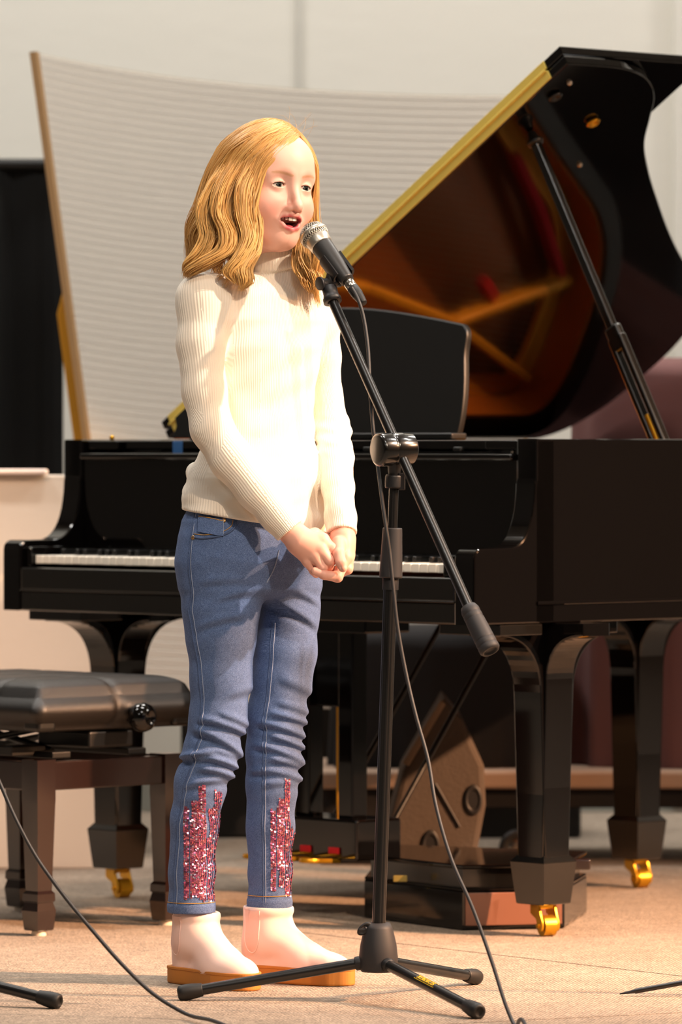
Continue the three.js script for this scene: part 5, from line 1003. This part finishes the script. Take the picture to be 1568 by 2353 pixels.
const leftHand = {
  palm: [chain([hp(785, 1200, 0.092, 0.0205), hp(787, 1226, 0.112, 0.0195), hp(788, 1250, 0.13, 0.0195)]), chain([hp(788, 1240, 0.128, 0.018), hp(794, 1282, 0.15, 0.0122)]), chain([hp(790, 1244, 0.122, 0.018), hp(799, 1280, 0.136, 0.0115)]), chain([hp(791, 1244, 0.114, 0.0165), hp(801, 1277, 0.12, 0.0105)])],
  fingers: [
    chain([hp(778, 1248, 0.148, 0.0128), hp(779, 1274, 0.176, 0.0108), hp(784, 1293, 0.187, 0.0096), hp(788, 1305, 0.189, 0.0078)]),            // thumb
    chain([hp(794, 1282, 0.152, 0.0112), hp(776, 1326, 0.17, 0.0096), hp(745, 1321, 0.178, 0.0084), hp(724, 1312, 0.178, 0.0074)]),              // index, under the other hand
    chain([hp(799, 1280, 0.138, 0.0112), hp(799, 1308, 0.15, 0.0096), hp(772, 1322, 0.146, 0.0084), hp(752, 1322, 0.142, 0.0074)]),
    chain([hp(801, 1276, 0.121, 0.0104), hp(801, 1303, 0.13, 0.0088), hp(780, 1318, 0.128, 0.0078), hp(762, 1318, 0.126, 0.007)]),
    chain([hp(799, 1264, 0.108, 0.0096), hp(800, 1290, 0.112, 0.0082), hp(784, 1306, 0.112, 0.0072), hp(770, 1308, 0.112, 0.0066)]),
  ] };
const handField = H => { const P = H.palm.flat(); return (x, y, z) => { let p = 1e9; for (const s of P) p = smin(p, cone(x, y, z, s), 0.012); let f = 1e9; for (const F of H.fingers) { let q = 1e9; for (const s of F) q = smin(q, cone(x, y, z, s), 0.003); f = smin(f, q, 0.0012); } return smin(p, f, 0.005); }; };
const handsG = [];
for (const H of [rightHand, leftHand]) {
  const pts = [...H.palm, ...H.fingers].flat().flatMap(s => [V(s[0], s[1], s[2]), V(s[4], s[5], s[6])]), [lo, hi] = bounds(pts, 0.028), g = surface(handField(H), lo, hi, 0.0021);
  const knuckles = H.fingers.flatMap(F => F.slice(0, 2).map(s => V(s[4], s[5], s[6])));
  paint(g, (c, x, y, z) => { c.copy(skin); let k = 0; for (const q of knuckles) k = Math.max(k, Math.exp(-(((x - q.x) ** 2 + (y - q.y) ** 2 + (z - q.z) ** 2) / 0.00009))); c.lerp(blush, 0.15 + 0.4 * k); });
  handsG.push(g);
}
// the rest of the body, under the clothes
const innerSegs = [...armR.map(s => [...s.slice(0, 3), s[3] * 0.62, ...s.slice(4, 7), s[7] * 0.62]), ...armL.map(s => [...s.slice(0, 3), s[3] * 0.62, ...s.slice(4, 7), s[7] * 0.62]), ...legRs.slice(1).map(s => [...s.slice(0, 3), s[3] * 0.7, ...s.slice(4, 7), s[7] * 0.7]), ...legLs.slice(1).map(s => [...s.slice(0, 3), s[3] * 0.7, ...s.slice(4, 7), s[7] * 0.7]), ...chain([[J(642, 600, 0.0), 0.036], [J(640, 700, 0), 0.05], [J(596, 850, 0), 0.066], [J(592, 1000, 0), 0.062], [J(578, 1250, 0), 0.078]])];
const innerField = (x, y, z) => { let d = 1e9; for (const s of innerSegs) d = smin(d, cone(x, y, z, s), 0.02); return smax(d, -(y - 0.06), 0.004); };
const innerG = (() => { const [lo, hi] = bounds([J(440, 600, 0.2), J(800, 600, -0.12), J(440, 2200, 0.1), J(700, 2200, -0.1)], 0.06); const g = surface(innerField, lo, hi, 0.013); return paint(g, c => c.copy(skin)); })();
mesh('body', [headG, ...handsG, innerG], M.skin, person).userData.label = 'fair skin of face, neck and clasped hands';
// nail of the thumb on top
{ const a = J(786, 1298, 0.1945), b = J(788.5, 1307, 0.1955); mesh('nail', new THREE.SphereGeometry(0.0056, 18, 12).scale(0.95, 1.25, 0.4).applyQuaternion(new THREE.Quaternion().setFromEuler(new THREE.Euler(-0.1, 0.1, 0.2))).translate((a.x + b.x) / 2, (a.y + b.y) / 2, a.z - 0.0005), mat(0xf3cabb, 0.25), person); }
// eyes
for (const s of [-1, 1]) {
  const g = new THREE.SphereGeometry(ER, 48, 36); const gaze = V(s * 0.0 - 0.02, 0.0, 1).normalize();
  paint(g, (c, x, y, z) => { const d = V(x, y, z).normalize().angleTo(gaze); if (d < 0.24) c.set(0x060505); else if (d < 0.52) c.set(d > 0.45 ? 0x16181a : 0x3a423f); else c.set(0xd2c6be); });
  mesh('eye', g.translate(s * EX, EY, EZ).applyMatrix4(headM), mat(0xffffff, 0.12, { vertexColors: true }), person);
}
// upper lashes
for (const s of [-1, 1]) { const pts = []; for (let i = 0; i <= 12; i++) { const t = i / 12 * 2 - 1, x = EX + t * 0.0118, y = EY + 0.0006 - 0.05 * (x - EX) + 0.0043 * Math.sqrt(Math.max(0.02, 1 - t * t)), dx = x - EX, dy = y - EY, z = EZ + Math.sqrt(Math.max(0.00002, (ER + 0.0016) ** 2 - dx * dx - dy * dy)); pts.push(V(s * x, y, z)); } mesh('eyelashes', tube(pts, 0.0006, 24, 5).applyMatrix4(headM), mat(0x4a3226, 0.8), person); }
// upper teeth
{
  const teeth = []; const row = [[-0.0148, 0.0032], [-0.0101, 0.004], [-0.0038, 0.0052], [0.0038, 0.0052], [0.0101, 0.004], [0.0148, 0.0032]];
  for (const [x, h] of row) { const w = Math.abs(x) < 0.005 ? 0.0073 : 0.0051; teeth.push(box(w, h + 0.003, 0.003, 0, 0, 0, 0.0014).rotateY(x * 32).translate(x, -0.057 - h * 0.25, 0.0845 - x * x * 45)); }
  for (const t of teeth) mesh('tooth', t.applyMatrix4(headM), mat(0xf4ece0, 0.25), person);
  mesh('tongue', new THREE.SphereGeometry(1, 20, 14).scale(0.013, 0.004, 0.02).translate(0, -0.0725, 0.062).applyMatrix4(headM), mat(0x9c3a42, 0.5), person);
}
// ---- hair
const HCn = V(0, 0.024, -0.010), HA = 0.0795, HB2 = 0.0985, HD = 0.098;
const deg = Math.PI / 180, wrap = a => ((a + 540) % 360) - 180;
// a lock: where it falls (alpha, degrees: 0 front, negative on the right side of the head), where it leaves the parting, its end height, waves
function strand(L, da, depthOff, spread, n = 28) {
  const alpha = L.alpha + da, a = alpha * deg, e = lerp(47, 128, L.root) * deg, d0 = V(0.26 - 0.1 * L.root, Math.sin(e), Math.cos(e)).normalize(), d1 = V(Math.sin(a), -0.14, Math.cos(a)).normalize();
  const ang = d0.angleTo(d1), out = [], back = Math.exp(-((wrap(alpha + 125) / 60) ** 2)), rear = Math.exp(-((wrap(alpha + 180) / 70) ** 2)), leftSide = Math.exp(-((wrap(alpha - 70) / 42) ** 2));
  const q0 = 0.46; let Q, rad;
  for (let i = 0; i <= n; i++) {
    const t = i / n; let p;
    if (t < q0) {
      const s = t / q0, w0 = Math.sin((1 - s) * ang) / Math.sin(ang), w1 = Math.sin(s * ang) / Math.sin(ang), d = d0.clone().multiplyScalar(w0).addScaledVector(d1, w1), k = 1 + (0.24 * back + 0.06 * rear + 0.05 * leftSide) * s * s + depthOff * (0.4 + 0.6 * s);
      p = V(d.x * HA * k, d.y * HB2 * (1 + depthOff * 0.7 * (1 - 0.5 * s)), d.z * HD * k).add(HCn);
      p.addScaledVector(d, 0.0035 * Math.sin(s * 5 + L.ph) * s);
      Q = p.clone(); rad = V(p.x, 0, p.z - HCn.z).normalize();
    } else {
      const s = (t - q0) / (1 - q0), tan = V(rad.z, 0, -rad.x), y = lerp(Q.y, L.end, s), phase = (y / L.wl) * Math.PI * 2 + L.ph, env = sstep(0.05, 0.5, s);
      const grow = (0.2 * back + 0.1 * rear) * 0.1 * s + 0.036 * leftSide * s * s + (alpha < -40 && alpha > -85 ? 0.02 * s * s : 0);
      p = V(Q.x, y, Q.z).addScaledVector(rad, grow + L.amp * 0.7 * env * Math.cos(phase + 0.9)).addScaledVector(tan, L.amp * env * Math.sin(phase) - da * deg * 0.09 * sstep(0.2, 1, s) * L.tight + L.drift * s * s);
      p.addScaledVector(rad, spread * sstep(0, 0.35, s) * (1 - 0.6 * s));
      if (s > 0.8) { const c = (s - 0.8) / 0.2; p.addScaledVector(tan, L.curl * c * c).addScaledVector(rad, -Math.abs(L.curl) * 0.6 * c * c); }
    }
    out.push(p);
  }
  const k0 = Math.floor(n * 0.37), k1 = Math.floor(n * 0.68);
  for (let r = 0; r < 5; r++) for (let i = k0; i < k1; i++) out[i].lerp(out[i - 1].clone().add(out[i + 1]).multiplyScalar(0.5), 0.7);
  return out;
}
function ribbon(pts, w, th, pos, idx, col, c0, c1) {
  const n = pts.length, K = 5, base = pos.length / 3, T = V(0, 0, 0), N = V(0, 0, 0), B = V(0, 0, 0), c = new THREE.Color();
  for (let i = 0; i < n; i++) {
    T.copy(pts[Math.min(n - 1, i + 1)]).sub(pts[Math.max(0, i - 1)]).normalize();
    N.set(pts[i].x, (pts[i].y - 0.02) * (i < n / 2 ? 1 : 0), pts[i].z + 0.01).normalize(); B.crossVectors(T, N).normalize(); N.crossVectors(B, T).normalize();
    const t = i / (n - 1), s = (0.12 + 0.88 * sstep(0, 0.12, t)) * (1 - 0.9 * sstep(0.75, 1, t)); c.copy(c0).lerp(c1, t);
    for (let k = 0; k < K; k++) { const a = k / K * Math.PI * 2; pos.push(pts[i].x + B.x * w * s * Math.cos(a) + N.x * th * s * Math.sin(a), pts[i].y + B.y * w * s * Math.cos(a) + N.y * th * s * Math.sin(a), pts[i].z + B.z * w * s * Math.cos(a) + N.z * th * s * Math.sin(a)); col.push(c.r, c.g, c.b); }
  }
  for (let i = 0; i + 1 < n; i++) for (let k = 0; k < K; k++) { const p = base + i * K + k, q = base + i * K + (k + 1) % K; idx.push(p, q, p + K, q, q + K, p + K); }
}
const browns = [0xb27a3c, 0xc08a48, 0xcf9c56, 0xdcae68, 0xa26c34, 0xc89250].map(h => new THREE.Color(h));
{
  const locks = [], lock = (alpha, root, end, extra = {}) => locks.push({ alpha, root, end, ph: rr(0, 6.28), wl: rr(0.11, 0.135), amp: rr(0.009, 0.014), curl: rr(-0.018, 0.018), drift: 0, tight: rr(0.3, 0.9), width: 7.5, ...extra });
  // front locks framing the face
  lock(-51, 0.02, -0.186, { ph: 0.6, wl: 0.13, amp: 0.0095, curl: -0.014, tight: 0.8 }); lock(-56, 0.1, -0.182, { ph: 0.9, wl: 0.13, amp: 0.0105, curl: -0.012, tight: 0.8 }); lock(-61, 0.2, -0.176, { ph: 1.2, wl: 0.125, amp: 0.011, tight: 0.7 }); lock(-54, 0.05, -0.165, { ph: 0.7, wl: 0.13, amp: 0.012, curl: -0.01 }); lock(-58, 0.3, -0.188, { ph: 1.0, wl: 0.13, amp: 0.012, curl: -0.02 }); lock(-64, 0.4, -0.18, { ph: 1.3, wl: 0.13, amp: 0.013, curl: -0.02 });
  for (let a = -66; a > -182; a -= 6.5) for (const r of [0.15, 0.55, 0.9]) lock(a + rr(-2, 2), clamp(r + rr(-0.15, 0.15), 0, 1), -0.158 + rr(-0.014, 0.02), { ph: a * 0.07 + rr(-0.4, 0.4), amp: rr(0.006, 0.011) });
  for (const [a, r] of [[50, 0.0], [53, 0.05], [56, 0.1], [60, 0.15], [64, 0.25], [70, 0.35], [77, 0.45], [84, 0.5], [90, 0.5], [97, 0.6], [104, 0.6], [110, 0.7]]) lock(a, r, -0.205 + rr(-0.008, 0.02), { ph: 2.6 + a * 0.03, wl: 0.13, amp: 0.013, curl: 0.016, drift: -0.015 });
  for (let a = 84; a < 182; a += 8) for (const r of [0.5, 0.85]) lock(a, r, -0.17 + rr(-0.01, 0.02));
  const pos = [], idx = [], col = [];
  for (const L of locks) {
    const tone = browns[Math.floor(rnd() * 6)].clone().lerp(browns[2], 0.3), tip = browns[3].clone().lerp(tone, 0.35), front = L.alpha > -63 && L.alpha < 80;
    for (let i = 0; i < (front ? 46 : 26); i++) {
      let da = (rnd() + rnd() - 1) * L.width; if (L.alpha < 0 && L.alpha > -60) da = Math.min(da, -49 - L.alpha); if (L.alpha > 0 && L.alpha < 60) da = Math.max(da, 46 - L.alpha);
      const c0 = tone.clone().multiplyScalar(rr(0.86, 1.12)), c1 = tip.clone().multiplyScalar(rr(0.9, 1.1)), q = { ...L, root: clamp(L.root + rr(-0.09, 0.09), 0, 1), end: L.end + rr(-0.008, 0.02), ph: L.ph + rr(-0.22, 0.22), amp: L.amp * rr(0.85, 1.15) };
      ribbon(strand(q, da, rr(-0.012, 0.05), rr(-0.006, 0.006)), rr(0.0012, 0.0028), rr(0.0008, 0.0014), pos, idx, col, c0, c1);
    }
    if (rnd() < 0.8) for (let i = 0; i < 3; i++) ribbon(strand({ ...L, end: L.end + rr(-0.02, 0.02), ph: L.ph + rr(-0.8, 0.8), root: clamp(L.root + rr(-0.2, 0.2), 0, 1) }, rr(-5, front && L.alpha < 0 ? 0 : 5), rr(0.03, 0.08), rr(0, 0.01)), 0.0005, 0.0004, pos, idx, col, browns[3], browns[3]);
  }
  // long curling locks that fall in front of the shoulders and over the near side
  const inv = headM.clone().invert(), hero = (ctrl, thick, count) => {
    const c = new THREE.CatmullRomCurve3(ctrl.map(q => J(...q).applyMatrix4(inv)), false, 'centripetal'), N = 34, mid = c.getPoints(N), tone = browns[2].clone().lerp(browns[3], rnd());
    for (let i = 0; i < count * 1.7; i++) {
      const r = thick * 1.45 * Math.sqrt(rnd()), a = rr(0, 6.283), tw = rr(0.2, 1.4), sh = rr(-0.06, 0.05), w1 = rr(0, 6.283), wa = rr(0.001, 0.005), st = rr(0, 0.3) ** 1.3, pts = [];
      for (let j = 0; j <= N; j++) { const t = lerp(st, 1, j / N), sink = sstep(st + 0.3, st, t), env = (0.9 + 0.1 * t) * (1 - 0.7 * sstep(0.8, 1, t)), th = a + tw * t, p = c.getPoint(clamp(t * 0.95 + sh * t, 0, 1)); p.add(V(Math.cos(th) * r * env + wa * Math.sin(t * 9 + w1), 0, Math.sin(th) * r * env * 0.5)); p.multiplyScalar(1 - 0.09 * sink); pts.push(p); }
      const dark = rnd() < 0.3 ? rr(0.6, 0.8) : rr(0.85, 1.12);
      ribbon(pts, rr(0.0008, 0.0019), rr(0.0006, 0.0011), pos, idx, col, tone.clone().multiplyScalar(dark), browns[3].clone().multiplyScalar(dark * rr(0.95, 1.08)));
    }
  };
  hero([[598, 372, 0.098], [578, 430, 0.118], [578, 480, 0.122], [584, 530, 0.126], [578, 580, 0.132], [560, 618, 0.14], [566, 648, 0.142], [552, 670, 0.138]], 0.013, 90);
  hero([[585, 365, 0.108], [556, 430, 0.128], [560, 490, 0.13], [572, 545, 0.136], [552, 595, 0.144], [530, 630, 0.146], [545, 655, 0.142]], 0.013, 80);
  hero([[540, 360, 0.11], [508, 430, 0.13], [505, 490, 0.136], [525, 535, 0.142], [520, 572, 0.146], [480, 600, 0.146], [440, 625, 0.138], [428, 642, 0.13]], 0.015, 90);
  hero([[510, 370, 0.1], [478, 440, 0.12], [470, 500, 0.126], [478, 545, 0.134], [462, 585, 0.136], [436, 612, 0.128], [424, 636, 0.118]], 0.014, 80);
  hero([[724, 440, 0.05], [716, 510, 0.05], [700, 560, 0.052], [704, 600, 0.06], [722, 635, 0.064], [730, 672, 0.058]], 0.012, 70);
  hero([[718, 520, 0.04], [694, 575, 0.05], [690, 615, 0.062], [708, 650, 0.064], [716, 676, 0.058]], 0.011, 60);
  // loose hairs standing off the crown and the far side
  for (let i = 0; i < 9; i++) { const e = rr(40, 70) * deg, a = rr(30, 80) * deg, d = V(Math.sin(a) * Math.cos(e), Math.sin(e), Math.cos(a) * Math.cos(e)), t = V(rr(-1, 1), rr(0, 0.8), rr(-1, 1)).normalize(), p = []; for (let k = 0; k <= 10; k++) { const s = k / 10; p.push(V(d.x * HA, d.y * HB2, d.z * HD).add(HCn).addScaledVector(t, 0.04 * s).addScaledVector(d, 0.012 * Math.sin(s * 2.6))); } ribbon(p, 0.00016, 0.00016, pos, idx, col, browns[3], browns[3]); }
  const g = new THREE.BufferGeometry(); g.setAttribute('position', new THREE.Float32BufferAttribute(pos, 3)); g.setAttribute('color', new THREE.Float32BufferAttribute(col, 3)); g.setIndex(idx); g.computeVertexNormals();
  // solid mass beneath the locks
  const mass = []; for (const L of locks) { const p = strand({ ...L, end: L.end + (L.alpha > 0 && L.alpha < 115 ? 0.085 : 0.04) }, L.alpha > 0 && L.alpha < 60 ? 4 : L.alpha < 0 && L.alpha > -60 ? -4 : 0, -0.13, -0.01, 18).slice(7); mass.push(...chain(p.map((q, i) => [q, 0.0065 * (i > p.length - 5 ? 0.5 : 1)]))); }
  const massField = (x, y, z) => {
    let d = ell(x, y, z, HCn.x, HCn.y, HCn.z, HA * 0.95, HB2 * 0.955, HD * 0.955);
    d = smax(d, -ell(x, y, z, 0, -0.02, 0.1, 0.06, 0.088, 0.088), 0.006); d = smax(d, -(y + 0.06), 0.02);
    for (const s of mass) { if (Math.abs(x - s[0]) > 0.045 || Math.abs(y - s[1]) > 0.05 || Math.abs(z - s[2]) > 0.045) continue; d = smin(d, cone(x, y, z, s), 0.01); }
    return d;
  };
  const mg = surface(massField, [-0.17, -0.21, -0.2], [0.15, 0.14, 0.12], 0.0042); paint(mg, c => c.copy(browns[1])); 
  const hair = mesh('hair', [g, mg], mat(0xffffff, 0.45, { vertexColors: true, sheen: 0.3, sheenRoughness: 0.4, sheenColor: 0xffd28a }), person);
  hair.geometry.applyMatrix4(headM); hair.userData.label = 'long wavy honey-blond hair with a side parting';
}
renderer.render(scene, camera);
